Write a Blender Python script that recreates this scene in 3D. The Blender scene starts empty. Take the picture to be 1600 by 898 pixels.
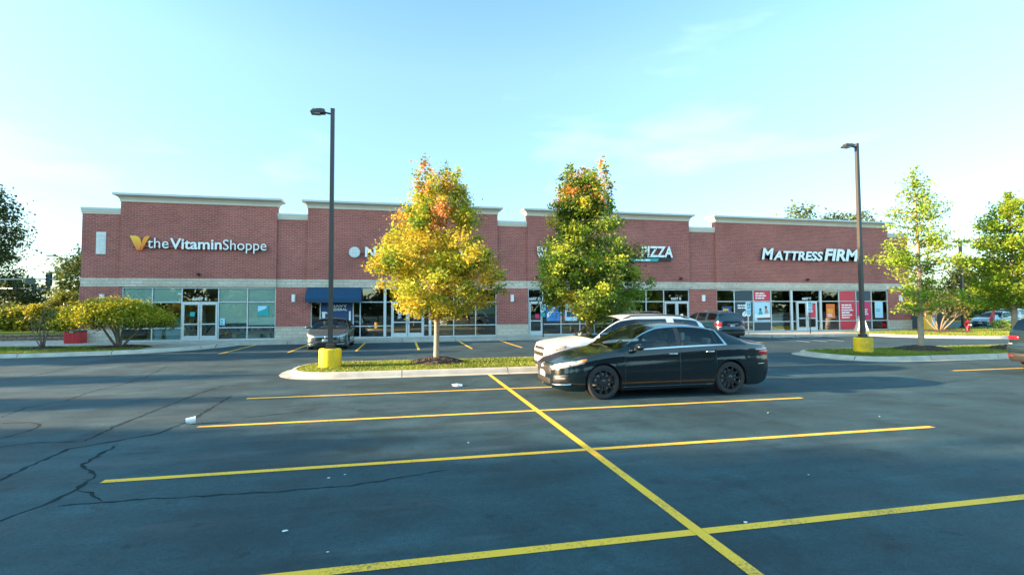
EXPOSURE=2.55; SUN_E=4.3; SKY_E=.12; SKY_TINT=(.80,.84,.66); SKY_HORIZON=(.36,.42,.45); SKY_LOW=(.56,.62,.62); SKY_ZENITH=(.44,.78,.74); CLOUD=(5.2,5.8,5.5,1)
import bpy, bmesh, math, random
import numpy as np
from mathutils import Vector, Matrix
S = bpy.context.scene
COL = S.collection
PI = math.pi
rad = math.radians

# ------------------------------------------------------------------ mesh builder
class MB:
    def __init__(s): s.v=[]; s.f=[]; s.m=[]
    def add(s, vs, fs, m=0):
        o=len(s.v); s.v+= [tuple(v) for v in vs]
        for f in fs: s.f.append(tuple(i+o for i in f)); s.m.append(m)
        return s
    def box(s, x0,x1,y0,y1,z0,z1, b=0.0, m=0):
        if b<=0:
            vs=[(x,y,z) for x in (x0,x1) for y in (y0,y1) for z in (z0,z1)]
            return s.add(vs,[(0,1,3,2),(4,6,7,5),(0,4,5,1),(2,3,7,6),(0,2,6,4),(1,5,7,3)],m)
        bm=bmesh.new(); bmesh.ops.create_cube(bm,size=1)
        for v in bm.verts: v.co=((x0+x1)/2+v.co.x*(x1-x0),(y0+y1)/2+v.co.y*(y1-y0),(z0+z1)/2+v.co.z*(z1-z0))
        bmesh.ops.bevel(bm,geom=bm.edges[:],offset=b,segments=2,affect='EDGES',profile=.6)
        return s.addbm(bm,m)
    def addbm(s,bm,m=0):
        bm.verts.index_update()
        s.add([v.co[:] for v in bm.verts],[[v.index for v in f.verts] for f in bm.faces],m); bm.free(); return s
    def tube(s, pts, rs, n=8, cap=True, m=0):
        pts=[Vector(p) for p in pts]
        if not hasattr(rs,'__len__'): rs=[rs]*len(pts)
        o=[]; fs=[]
        prev=None
        for i,p in enumerate(pts):
            t=(pts[min(i+1,len(pts)-1)]-pts[max(i-1,0)]).normalized()
            if prev is None: a=t.orthogonal().normalized()
            else: a=(prev-t*prev.dot(t)).normalized()
            prev=a; b=t.cross(a)
            for k in range(n):
                an=2*PI*k/n; o.append(p+(a*math.cos(an)+b*math.sin(an))*rs[i])
        for i in range(len(pts)-1):
            for k in range(n): fs.append((i*n+k,i*n+(k+1)%n,(i+1)*n+(k+1)%n,(i+1)*n+k))
        if cap: fs.append(tuple(range(n-1,-1,-1))); fs.append(tuple((len(pts)-1)*n+k for k in range(n)))
        return s.add(o,fs,m)
    def lathe(s, prof, n=24, c=(0,0,0), axis='z', m=0, closed=False):
        vs=[]; fs=[]
        for r,h in prof:
            for k in range(n):
                a=2*PI*k/n; x,y=r*math.cos(a),r*math.sin(a)
                p=(x,y,h) if axis=='z' else (x,h,y)
                vs.append((p[0]+c[0],p[1]+c[1],p[2]+c[2]))
        N=len(prof)
        for i in range(N-1 if not closed else N):
            j=(i+1)%N
            for k in range(n): fs.append((i*n+k,i*n+(k+1)%n,j*n+(k+1)%n,j*n+k))
        return s.add(vs,fs,m)
    def prism(s, poly, z0, z1, m=0):            # polygon in xy raised from z0 to z1
        n=len(poly)
        vs=[(x,y,z0) for x,y in poly]+[(x,y,z1) for x,y in poly]
        fs=[tuple(range(n-1,-1,-1)),tuple(range(n,2*n))]+[(i,(i+1)%n,n+(i+1)%n,n+i) for i in range(n)]
        return s.add(vs,fs,m)
    def prism_xz(s, poly, y0, y1, m=0):         # polygon in xz swept from y0 to y1
        n=len(poly)
        vs=[(x,y0,z) for x,z in poly]+[(x,y1,z) for x,z in poly]
        fs=[tuple(range(n)),tuple(range(2*n-1,n-1,-1))]+[(i,n+i,n+(i+1)%n,(i+1)%n) for i in range(n)]
        return s.add(vs,fs,m)
    def build(s, name, mats, parent=None, smooth=False, loc=None, autosmooth=None):
        me=bpy.data.meshes.new(name); me.from_pydata(s.v,[],s.f)
        if not isinstance(mats,(list,tuple)): mats=[mats]
        for x in mats: me.materials.append(x)
        if len(mats)>1: me.polygons.foreach_set('material_index',s.m)
        bm=bmesh.new(); bm.from_mesh(me)
        bmesh.ops.recalc_face_normals(bm,faces=bm.faces[:])
        if autosmooth:
            for f in bm.faces: f.smooth=True
            for e in bm.edges:
                if len(e.link_faces)==2 and e.calc_face_angle(0)>autosmooth: e.smooth=False
        bm.to_mesh(me); bm.free()
        if smooth: me.polygons.foreach_set('use_smooth',[True]*len(me.polygons))
        me.update()
        o=bpy.data.objects.new(name,me); COL.objects.link(o)
        if parent is not None: o.parent=parent
        if loc: o.location=loc
        return o
def thing(name,label,cat,loc=(0,0,0),rz=0,group=None):
    o=bpy.data.objects.new(name,None); COL.objects.link(o); o.location=loc; o.rotation_euler=(0,0,rz)
    o.empty_display_size=.2
    return tag(o,label,cat,group)
def tag(o,label,cat,group=None):
    o['label']=label; o['category']=cat
    if group: o['group']=group
    return o
def struct(o,kind='structure',label=None):
    o['kind']=kind
    if label: o['label']=label
    return o
def copy_tree(o,parent=None):
    c=o.copy(); COL.objects.link(c)
    if parent is not None: c.parent=parent
    for ch in list(o.children): copy_tree(ch,c)
    return c

# ------------------------------------------------------------------ materials
def nt(name):
    m=bpy.data.materials.new(name); m.use_nodes=True
    return m, m.node_tree.nodes, m.node_tree.links, m.node_tree.nodes['Principled BSDF']
def mat(name,col,rough=.6,metal=0.0,var=.12,scale=6.0,spec=.5,coat=0.0,bump=0.0,bscale=60.0,detail=4,fine=0.0):
    m,n,l,p=nt(name)
    p.inputs['Roughness'].default_value=rough; p.inputs['Metallic'].default_value=metal
    p.inputs['Specular IOR Level'].default_value=spec; p.inputs['Coat Weight'].default_value=coat; p.inputs['Coat Roughness'].default_value=.03
    tc=n.new('ShaderNodeTexCoord')
    no=n.new('ShaderNodeTexNoise'); no.inputs['Scale'].default_value=scale; no.inputs['Detail'].default_value=detail
    l.new(tc.outputs['Object'],no.inputs['Vector'])
    mr=n.new('ShaderNodeMapRange'); mr.inputs[1].default_value=.25; mr.inputs[2].default_value=.75
    mr.inputs[3].default_value=1-var; mr.inputs[4].default_value=1+var
    l.new(no.outputs['Fac'],mr.inputs[0])
    mx=n.new('ShaderNodeVectorMath'); mx.operation='SCALE'; mx.inputs[0].default_value=col
    l.new(mr.outputs[0],mx.inputs['Scale']); l.new(mx.outputs[0],p.inputs['Base Color'])
    if bump>0:
        b2=n.new('ShaderNodeTexNoise'); b2.inputs['Scale'].default_value=bscale; b2.inputs['Detail'].default_value=3
        l.new(tc.outputs['Object'],b2.inputs['Vector'])
        bp=n.new('ShaderNodeBump'); bp.inputs['Strength'].default_value=bump; bp.inputs['Distance'].default_value=.01
        l.new(b2.outputs['Fac'],bp.inputs['Height']); l.new(bp.outputs[0],p.inputs['Normal'])
    return m
def glass_mat(name,tint,refl=1.0,rough=.01,body=None,see=1.0):
    # architectural pane: tinted see-through plus Fresnel mirror
    m,n,l,p=nt(name); n.remove(p); out=n['Material Output']
    tr=n.new('ShaderNodeBsdfTransparent'); tr.inputs[0].default_value=(*tint,1)
    gl=n.new('ShaderNodeBsdfGlossy'); gl.inputs['Roughness'].default_value=rough; gl.inputs[0].default_value=(refl,refl,refl,1)
    fr=n.new('ShaderNodeFresnel'); fr.inputs[0].default_value=1.55
    ma=n.new('ShaderNodeMath'); ma.operation='MULTIPLY_ADD'; ma.inputs[1].default_value=1.0; ma.inputs[2].default_value=.05
    l.new(fr.outputs[0],ma.inputs[0])
    tcn=n.new('ShaderNodeTexCoord'); wn=n.new('ShaderNodeTexNoise'); wn.inputs['Scale'].default_value=.9; wn.inputs['Detail'].default_value=1
    l.new(tcn.outputs['Object'],wn.inputs['Vector'])
    bp=n.new('ShaderNodeBump'); bp.inputs['Strength'].default_value=.12; bp.inputs['Distance'].default_value=.02
    l.new(wn.outputs['Fac'],bp.inputs['Height']); l.new(bp.outputs[0],gl.inputs['Normal'])
    mx=n.new('ShaderNodeMixShader'); l.new(ma.outputs[0],mx.inputs[0]); l.new(tr.outputs[0],mx.inputs[1]); l.new(gl.outputs[0],mx.inputs[2])
    l.new(mx.outputs[0],out.inputs[0])
    return m
def brick_mat(name,bw,bh,c1,c2,mortar,msize=.012,rough=.85,bump=.35,fleck=0.0,c3=None):
    m,n,l,p=nt(name); p.inputs['Roughness'].default_value=rough; p.inputs['Specular IOR Level'].default_value=.25
    g=n.new('ShaderNodeNewGeometry'); sp=n.new('ShaderNodeSeparateXYZ'); l.new(g.outputs['Position'],sp.inputs[0])
    ad=n.new('ShaderNodeMath'); ad.operation='ADD'; l.new(sp.outputs[0],ad.inputs[0]); l.new(sp.outputs[1],ad.inputs[1])
    cb=n.new('ShaderNodeCombineXYZ'); l.new(ad.outputs[0],cb.inputs[0]); l.new(sp.outputs[2],cb.inputs[1])
    br=n.new('ShaderNodeTexBrick'); l.new(cb.outputs[0],br.inputs['Vector'])
    br.inputs['Scale'].default_value=1; br.inputs['Brick Width'].default_value=bw; br.inputs['Row Height'].default_value=bh
    br.inputs['Mortar Size'].default_value=msize; br.inputs['Mortar Smooth'].default_value=.2; br.inputs['Bias'].default_value=0
    br.inputs['Color1'].default_value=(*c1,1); br.inputs['Color2'].default_value=(*c2,1); br.inputs['Mortar'].default_value=(*mortar,1)
    no=n.new('ShaderNodeTexNoise'); no.inputs['Scale'].default_value=.55; no.inputs['Detail'].default_value=6; l.new(g.outputs['Position'],no.inputs['Vector'])
    mr=n.new('ShaderNodeMapRange'); mr.inputs[1].default_value=.3; mr.inputs[2].default_value=.7; mr.inputs[3].default_value=.86; mr.inputs[4].default_value=1.13
    l.new(no.outputs['Fac'],mr.inputs[0])
    n2=n.new('ShaderNodeTexNoise'); n2.inputs['Scale'].default_value=14; n2.inputs['Detail'].default_value=3; l.new(g.outputs['Position'],n2.inputs['Vector'])
    mr2=n.new('ShaderNodeMapRange'); mr2.inputs[1].default_value=.3; mr2.inputs[2].default_value=.7; mr2.inputs[3].default_value=.85; mr2.inputs[4].default_value=1.15
    l.new(n2.outputs['Fac'],mr2.inputs[0])
    mm=n.new('ShaderNodeMath'); mm.operation='MULTIPLY'; l.new(mr.outputs[0],mm.inputs[0]); l.new(mr2.outputs[0],mm.inputs[1])
    sc=n.new('ShaderNodeVectorMath'); sc.operation='SCALE'; l.new(br.outputs['Color'],sc.inputs[0]); l.new(mm.outputs[0],sc.inputs['Scale'])
    l.new(sc.outputs[0],p.inputs['Base Color'])
    bp=n.new('ShaderNodeBump'); bp.inputs['Strength'].default_value=bump; bp.inputs['Distance'].default_value=.008; bp.invert=True
    l.new(br.outputs['Fac'],bp.inputs['Height']); l.new(bp.outputs[0],p.inputs['Normal'])
    return m
def leaf_mat(name,trans=.42,gloss=.03):
    m,n,l,p=nt(name); n.remove(p); out=n['Material Output']
    at=n.new('ShaderNodeAttribute'); at.attribute_name='leaf_colour'
    d=n.new('ShaderNodeBsdfDiffuse'); t=n.new('ShaderNodeBsdfTranslucent'); g=n.new('ShaderNodeBsdfGlossy'); g.inputs['Roughness'].default_value=.45
    l.new(at.outputs['Color'],d.inputs[0]); l.new(at.outputs['Color'],t.inputs[0])
    a=n.new('ShaderNodeMixShader'); a.inputs[0].default_value=trans; l.new(d.outputs[0],a.inputs[1]); l.new(t.outputs[0],a.inputs[2])
    b=n.new('ShaderNodeMixShader'); b.inputs[0].default_value=gloss; l.new(a.outputs[0],b.inputs[1]); l.new(g.outputs[0],b.inputs[2])
    l.new(b.outputs[0],out.inputs[0]); return m

def asphalt_mat():
    m,n,l,p=nt('asphalt')
    g=n.new('ShaderNodeNewGeometry')
    def noise(scale,detail,vec=None,rough=.6):
        q=n.new('ShaderNodeTexNoise'); q.inputs['Scale'].default_value=scale; q.inputs['Detail'].default_value=detail; q.inputs['Roughness'].default_value=rough
        l.new(vec or g.outputs['Position'],q.inputs['Vector']); return q
    def mr(src,a,b,c,d):
        q=n.new('ShaderNodeMapRange'); q.inputs[1].default_value=a; q.inputs[2].default_value=b; q.inputs[3].default_value=c; q.inputs[4].default_value=d; l.new(src,q.inputs[0]); return q.outputs[0]
    mp=n.new('ShaderNodeMapping'); mp.inputs['Scale'].default_value=(.30,1.7,1); l.new(g.outputs['Position'],mp.inputs['Vector'])   # sealer drag marks along the stalls
    big=noise(.16,5); mid=noise(1.1,7); drag=noise(1.3,6,mp.outputs[0]); fine=noise(55,3,rough=.8); spk=noise(130,2,rough=.9)
    def mul(a,b):
        q=n.new('ShaderNodeMath'); q.operation='MULTIPLY'; l.new(a,q.inputs[0]); l.new(b,q.inputs[1]); return q.outputs[0]
    f=mul(mr(big.outputs[0],.3,.7,.8,1.22),mr(mid.outputs[0],.25,.75,.68,1.36)); f=mul(f,mr(drag.outputs[0],.3,.72,.85,1.22)); f=mul(f,mr(fine.outputs[0],.2,.8,.45,1.55)); grit=noise(17,5,rough=.75); f=mul(f,mr(grit.outputs[0],.25,.75,.72,1.28)); blot=noise(.45,9,rough=.7); f=mul(f,mr(blot.outputs[0],.36,.66,.70,1.30))
    stn=noise(.95,7,rough=.68); f=mul(f,mr(stn.outputs[0],.55,.68,1,.62)); dot=noise(3.1,4,rough=.6); f=mul(f,mr(dot.outputs[0],.64,.70,1,.6)); sp=mr(spk.outputs[0],.68,.76,0,.09)
    sc=n.new('ShaderNodeVectorMath'); sc.operation='SCALE'; sc.inputs[0].default_value=(.022,.055,.066); l.new(f,sc.inputs['Scale'])
    # pale scuffs of dust
    scf=noise(.55,8,mp.outputs[0],.72); sm=mr(scf.outputs[0],.55,.76,0,.38)
    mx=n.new('ShaderNodeMix'); mx.data_type='RGBA'; l.new(sm,mx.inputs[0]); l.new(sc.outputs[0],mx.inputs[6]); mx.inputs[7].default_value=(.16,.16,.155,1)
    ad=n.new('ShaderNodeVectorMath'); ad.operation='ADD'; l.new(mx.outputs[2],ad.inputs[0])
    cx=n.new('ShaderNodeCombineXYZ'); [l.new(sp,cx.inputs[i]) for i in range(3)]; l.new(cx.outputs[0],ad.inputs[1])
    l.new(ad.outputs[0],p.inputs['Base Color'])
    l.new(mr(mid.outputs[0],.3,.7,.62,.86),p.inputs['Roughness']); p.inputs['Specular IOR Level'].default_value=.32
    bp=n.new('ShaderNodeBump'); bp.inputs['Strength'].default_value=.35; bp.inputs['Distance'].default_value=.006; l.new(fine.outputs[0],bp.inputs['Height']); l.new(bp.outputs[0],p.inputs['Normal'])
    return m
def paint_line_mat(name,col):
    m,n,l,p=nt(name); g=n.new('ShaderNodeNewGeometry')
    a=n.new('ShaderNodeTexNoise'); a.inputs['Scale'].default_value=38; a.inputs['Detail'].default_value=5; a.inputs['Roughness'].default_value=.75; l.new(g.outputs['Position'],a.inputs['Vector'])
    b=n.new('ShaderNodeTexNoise'); b.inputs['Scale'].default_value=1.7; b.inputs['Detail'].default_value=5; l.new(g.outputs['Position'],b.inputs['Vector'])
    s=n.new('ShaderNodeMath'); s.operation='MULTIPLY_ADD'; l.new(b.outputs[0],s.inputs[0]); s.inputs[1].default_value=.55; l.new(a.outputs[0],s.inputs[2])
    r=n.new('ShaderNodeMapRange'); r.inputs[1].default_value=.80; r.inputs[2].default_value=.98; l.new(s.outputs[0],r.inputs[0]); r.inputs[3].default_value=0; r.inputs[4].default_value=.75
    mx=n.new('ShaderNodeMix'); mx.data_type='RGBA'; mx.inputs[6].default_value=(*col,1); mx.inputs[7].default_value=(.07,.07,.07,1); l.new(r.outputs[0],mx.inputs[0])
    l.new(mx.outputs[2],p.inputs['Base Color']); p.inputs['Roughness'].default_value=.65; p.inputs['Specular IOR Level'].default_value=.3
    return m
def grass_mat(name,c1,c2):
    m,n,l,p=nt(name); g=n.new('ShaderNodeNewGeometry')
    a=n.new('ShaderNodeTexNoise'); a.inputs['Scale'].default_value=.9; a.inputs['Detail'].default_value=8; a.inputs['Roughness'].default_value=.7; l.new(g.outputs['Position'],a.inputs['Vector'])
    r=n.new('ShaderNodeValToRGB'); r.color_ramp.elements[0].position=.32; r.color_ramp.elements[1].position=.68
    r.color_ramp.elements[0].color=(*c1,1); r.color_ramp.elements[1].color=(*c2,1); l.new(a.outputs[0],r.inputs[0]); l.new(r.outputs[0],p.inputs['Base Color'])
    p.inputs['Roughness'].default_value=.9; p.inputs['Specular IOR Level'].default_value=.15
    b=n.new('ShaderNodeTexNoise'); b.inputs['Scale'].default_value=40; l.new(g.outputs['Position'],b.inputs['Vector'])
    bp=n.new('ShaderNodeBump'); bp.inputs['Strength'].default_value=.8; bp.inputs['Distance'].default_value=.03; l.new(b.outputs[0],bp.inputs['Height']); l.new(bp.outputs[0],p.inputs['Normal'])
    return m
def gradient_mat(name,cols,z0,z1):
    m,n,l,p=nt(name); g=n.new('ShaderNodeNewGeometry'); sp=n.new('ShaderNodeSeparateXYZ'); l.new(g.outputs['Position'],sp.inputs[0])
    r=n.new('ShaderNodeMapRange'); r.inputs[1].default_value=z0; r.inputs[2].default_value=z1; l.new(sp.outputs[2],r.inputs[0])
    cr=n.new('ShaderNodeValToRGB'); cr.color_ramp.elements[0].color=(*cols[0],1); cr.color_ramp.elements[1].color=(*cols[1],1)
    l.new(r.outputs[0],cr.inputs[0]); l.new(cr.outputs[0],p.inputs['Base Color']); p.inputs['Roughness'].default_value=.4
    return m

M={}
M['asphalt']=asphalt_mat()
M['tar']=mat('crack_sealer',(.020,.034,.038),.9,var=.4,scale=8,spec=.08)
M['yline']=paint_line_mat('yellow_line_paint',(.97,.52,.04))
M['wline']=paint_line_mat('white_line_paint',(.6,.6,.58))
def joint_mat(name,col,gap):
    m=mat(name,col,.85,var=.22,scale=2.2,bump=.3,bscale=35,detail=9,spec=.3); n=m.node_tree.nodes; l=m.node_tree.links; p=n['Principled BSDF']
    src=p.inputs['Base Color'].links[0].from_socket
    g=n.new('ShaderNodeNewGeometry'); sp=n.new('ShaderNodeSeparateXYZ'); l.new(g.outputs['Position'],sp.inputs[0])
    ms=[]
    for k in (0,1):
        a=n.new('ShaderNodeMath'); a.operation='PINGPONG'; a.inputs[1].default_value=gap/2; l.new(sp.outputs[k],a.inputs[0])
        b=n.new('ShaderNodeMath'); b.operation='LESS_THAN'; b.inputs[1].default_value=.012; l.new(a.outputs[0],b.inputs[0]); ms.append(b)
    c=n.new('ShaderNodeMath'); c.operation='MAXIMUM'; l.new(ms[0].outputs[0],c.inputs[0]); l.new(ms[1].outputs[0],c.inputs[1])
    mx=n.new('ShaderNodeMix'); mx.data_type='RGBA'; l.new(c.outputs[0],mx.inputs[0]); l.new(src,mx.inputs[6]); mx.inputs[7].default_value=(.09,.085,.075,1); l.new(mx.outputs[2],p.inputs['Base Color'])
    return m
M['concrete']=joint_mat('concrete',(.40,.37,.32),1.5)
M['kerb']=joint_mat('kerb_concrete',(.46,.42,.35),3.0)
M['grass']=grass_mat('lawn',(.09,.14,.014),(.19,.22,.022))
M['farground']=grass_mat('field',(.04,.07,.02),(.09,.11,.03))
M['mulch']=mat('bark_mulch',(.055,.035,.024),.95,var=.5,scale=30,bump=1,bscale=60)
M['brick']=brick_mat('red_brick',.30,.10,(.375,.102,.083),(.275,.076,.064),(.40,.215,.175),.012)
M['stone']=brick_mat('split_face_block',.62,.205,(.58,.50,.40),(.50,.43,.34),(.32,.28,.23),.010,bump=.8)
M['cast']=mat('cast_stone',(.52,.48,.40),.8,var=.08,scale=2,spec=.3)
M['cornice']=mat('cornice_render',(.56,.50,.40),.8,var=.06,scale=1.2,spec=.3)
M['coping']=mat('metal_coping',(.50,.52,.50),.45,var=.05,scale=1)
M['roof']=mat('roof_membrane',(.5,.5,.48),.8)
M['alu']=mat('anodised_frame',(.56,.60,.60),.42,metal=.25,var=.05,scale=2)
M['glass']=glass_mat('shop_glass',(.90,.97,.95))
M['carglass']=glass_mat('car_glass',(.80,.90,.90),refl=.5)
M['darkglass']=glass_mat('privacy_glass',(.08,.12,.13))
M['white']=mat('white_plastic',(.78,.79,.77),.4,var=.04)
M['offwhite']=mat('offwhite_paint',(.66,.66,.62),.55,var=.06)
M['black']=mat('black_plastic',(.018,.018,.019),.5,var=.15)
M['rubber']=mat('tyre_rubber',(.022,.022,.023),.8,var=.2,scale=20)
M['chrome']=mat('bright_trim',(.62,.60,.57),.22,metal=1,var=.03)
M['silvermetal']=mat('alloy_silver',(.5,.51,.52),.3,metal=.8,var=.05)
M['blackrim']=mat('black_alloy',(.045,.05,.055),.22,metal=.6,var=.1)
M['pole']=mat('bronze_pole_paint',(.040,.036,.031),.42,var=.12,scale=3)
M['yellowpaint']=paint_line_mat('yellow_pole_base_paint',(.92,.55,.012))
M['awning']=mat('navy_awning_canvas',(.002,.045,.105),.75,var=.08,scale=4)
M['red']=mat('red_paint',(.50,.02,.03),.45,var=.1)
M['redposter']=mat('red_print',(.62,.03,.055),.5,var=.03)
M['magenta']=mat('magenta_print',(.66,.02,.11),.5,var=.03)
M['orange']=mat('orange_print',(.72,.14,.02),.5,var=.05)
M['yellowprint']=mat('yellow_print',(.85,.50,.04),.5,var=.05)
M['slate']=mat('slate_print',(.03,.05,.065),.5,var=.05)
M['navyprint']=mat('navy_print',(.01,.055,.16),.5,var=.05)
M['skyprint']=mat('pale_blue_print',(.42,.66,.80),.5,var=.05)
M['blueprint']=mat('blue_print',(.05,.22,.55),.5,var=.25,scale=3)
M['tealprint']=mat('teal_print',(.02,.33,.33),.5,var=.1)
M['skin']=mat('skin_tone_print',(.45,.26,.18),.5)
M['brownprint']=mat('brown_print',(.08,.05,.04),.5)
M['blind']=mat('roller_blind',(.74,.84,.76),.85,var=.05,scale=1.5)
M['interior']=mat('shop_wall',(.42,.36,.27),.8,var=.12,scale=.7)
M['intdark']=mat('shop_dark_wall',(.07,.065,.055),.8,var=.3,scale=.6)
M['wood']=mat('shop_wood',(.30,.18,.08),.6,var=.2)
M['bark']=mat('tree_bark',(.20,.16,.115),.9,var=.25,scale=14,bump=.7,bscale=35)
M['palebark']=mat('pale_bark',(.29,.235,.17),.9,var=.25,scale=12,bump=.6,bscale=35)
M['tanbark']=mat('tan_bark',(.19,.15,.10),.9,var=.3,scale=12,bump=.6,bscale=35)
M['leaf']=leaf_mat('leaf')
M['stonewall']=brick_mat('retaining_block',.45,.16,(.22,.15,.10),(.30,.22,.15),(.07,.05,.04),.02,bump=1.0)
M['darkfence']=mat('dark_enclosure_paint',(.022,.022,.026),.6,var=.2)
M['galv']=mat('galvanised_steel',(.40,.42,.43),.4,metal=.6,var=.08)
M['siggreen']=mat('signal_green_housing',(.03,.07,.06),.5)
M['seat']=mat('beige_seat_leather',(.34,.29,.22),.6,var=.08)
M['darkseat']=mat('dark_seat_fabric',(.13,.13,.135),.8,var=.08)
M['lens']=mat('clear_lamp_lens',(.40,.40,.37),.12,var=.55,scale=14,coat=.6,metal=.3)
M['amber']=mat('amber_lens',(.75,.16,.015),.2,coat=.5)
M['redlens']=mat('red_lamp_lens',(.50,.008,.02),.15,var=.15,scale=12,coat=.6)
M['plate']=mat('number_plate',(.30,.36,.40),.4,var=.15,scale=20)
M['blackpaint']=mat('black_car_paint',(.002,.0085,.0125),.25,var=.03,scale=1,coat=.75,spec=.25)
M['whitepaint']=mat('white_car_paint',(.72,.71,.68),.3,var=.02,scale=1,coat=.8)
M['tealpaint']=mat('dark_teal_car_paint',(.003,.020,.038),.28,metal=.2,var=.05,scale=2,coat=.9)
M['silverpaint']=mat('grey_teal_car_paint',(.06,.10,.11),.3,metal=.4,var=.05,scale=2,coat=.9)
M['bluepaint']=mat('grey_blue_car_paint',(.010,.024,.031),.3,metal=.2,var=.05,scale=2,coat=.9)
M['farteal']=mat('teal_car_paint',(.006,.10,.13),.3,metal=.2,var=.05,scale=2,coat=.9)
M['darkpaint']=mat('dark_grey_car_paint',(.012,.016,.018),.3,metal=.3,var=.05,scale=2,coat=.9)
# ------------------------------------------------------------------ camera, sun, sky
SUN_ELEV=12.5; SUN_DRIFT=-1.5      # light travels along +X, turned a little towards -Y
cam=bpy.data.cameras.new('camera'); co=bpy.data.objects.new('camera',cam); COL.objects.link(co); S.camera=co
cam.sensor_width=36; cam.lens=796.24/1600*36; cam.clip_end=3000
pi_,ya,ro=.0416,.2122,-.0045
fw=Vector((math.sin(ya)*math.cos(pi_),math.cos(ya)*math.cos(pi_),math.sin(pi_)))
rt=Vector((math.cos(ya),-math.sin(ya),0)); up=rt.cross(fw)
r2=math.cos(ro)*rt+math.sin(ro)*up; u2=-math.sin(ro)*rt+math.cos(ro)*up
Mx=Matrix((r2,u2,-fw)).transposed().to_4x4(); Mx.translation=Vector((0,0,1.852)); co.matrix_world=Mx
S.render.resolution_x=1024; S.render.resolution_y=574
S.view_settings.view_transform='Standard'; S.view_settings.look='None'; S.view_settings.gamma=1
S.view_settings.exposure=EXPOSURE
tr=Vector((math.cos(rad(SUN_DRIFT))*math.cos(rad(SUN_ELEV)),math.sin(rad(SUN_DRIFT))*math.cos(rad(SUN_ELEV)),-math.sin(rad(SUN_ELEV))))
sl=bpy.data.lights.new('sun','SUN'); sl.energy=SUN_E; sl.angle=rad(.55); sl.color=(1,.70,.43)
so=bpy.data.objects.new('sun',sl); COL.objects.link(so); so.rotation_euler=tr.to_track_quat('-Z','Y').to_euler(); so.location=(-60,0,30)
w=bpy.data.worlds.new('World'); S.world=w; w.use_nodes=True; n=w.node_tree.nodes; l=w.node_tree.links
bg=n['Background']; bg.inputs[1].default_value=SKY_E
sk=n.new('ShaderNodeTexSky'); sk.sky_type='NISHITA'; sk.sun_disc=False; sk.sun_elevation=rad(SUN_ELEV)
sk.sun_rotation=rad(-90+SUN_DRIFT); sk.air_density=1.0; sk.dust_density=.6; sk.ozone_density=2.2
# thin high cloud streaks, fixed in the sky's own directions
tc=n.new('ShaderNodeTexCoord'); mp=n.new('ShaderNodeMapping'); mp.inputs['Scale'].default_value=(1.1,1.1,3.9); l.new(tc.outputs['Generated'],mp.inputs['Vector'])
cn=n.new('ShaderNodeTexNoise'); cn.inputs['Scale'].default_value=2.6; cn.inputs['Detail'].default_value=8; cn.inputs['Roughness'].default_value=.5; cn.inputs['Distortion'].default_value=.2
l.new(mp.outputs[0],cn.inputs['Vector'])
cr=n.new('ShaderNodeMapRange'); cr.inputs[1].default_value=.52; cr.inputs[2].default_value=.95; cr.inputs[3].default_value=0; cr.inputs[4].default_value=.20; l.new(cn.outputs['Fac'],cr.inputs[0])
sz=n.new('ShaderNodeSeparateXYZ'); l.new(tc.outputs['Generated'],sz.inputs[0])
zr=n.new('ShaderNodeValToRGB'); e=zr.color_ramp.elements; e[0].position=0; e[0].color=(*SKY_HORIZON,1); e[1].position=.16; e[1].color=(*SKY_LOW,1); q_=e.new(.42); q_.color=(*SKY_TINT,1); q_=e.new(.85); q_.color=(*SKY_ZENITH,1); l.new(sz.outputs[2],zr.inputs[0])
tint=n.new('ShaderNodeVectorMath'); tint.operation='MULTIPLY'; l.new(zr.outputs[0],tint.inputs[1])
bk=n.new('ShaderNodeMapRange'); bk.inputs[1].default_value=.15; bk.inputs[2].default_value=-.75; bk.inputs[3].default_value=1; bk.inputs[4].default_value=1.9; bk.interpolation_type='SMOOTHSTEP'; l.new(sz.outputs[1],bk.inputs[0])   # sky scaled brighter behind the viewer, added to lift light on the shop fronts
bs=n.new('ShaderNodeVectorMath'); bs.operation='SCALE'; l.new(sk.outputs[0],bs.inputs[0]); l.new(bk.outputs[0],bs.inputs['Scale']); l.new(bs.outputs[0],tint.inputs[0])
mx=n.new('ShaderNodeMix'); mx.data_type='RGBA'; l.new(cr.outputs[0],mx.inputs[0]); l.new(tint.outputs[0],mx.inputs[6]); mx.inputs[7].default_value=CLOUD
l.new(mx.outputs[2],bg.inputs[0])
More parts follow.
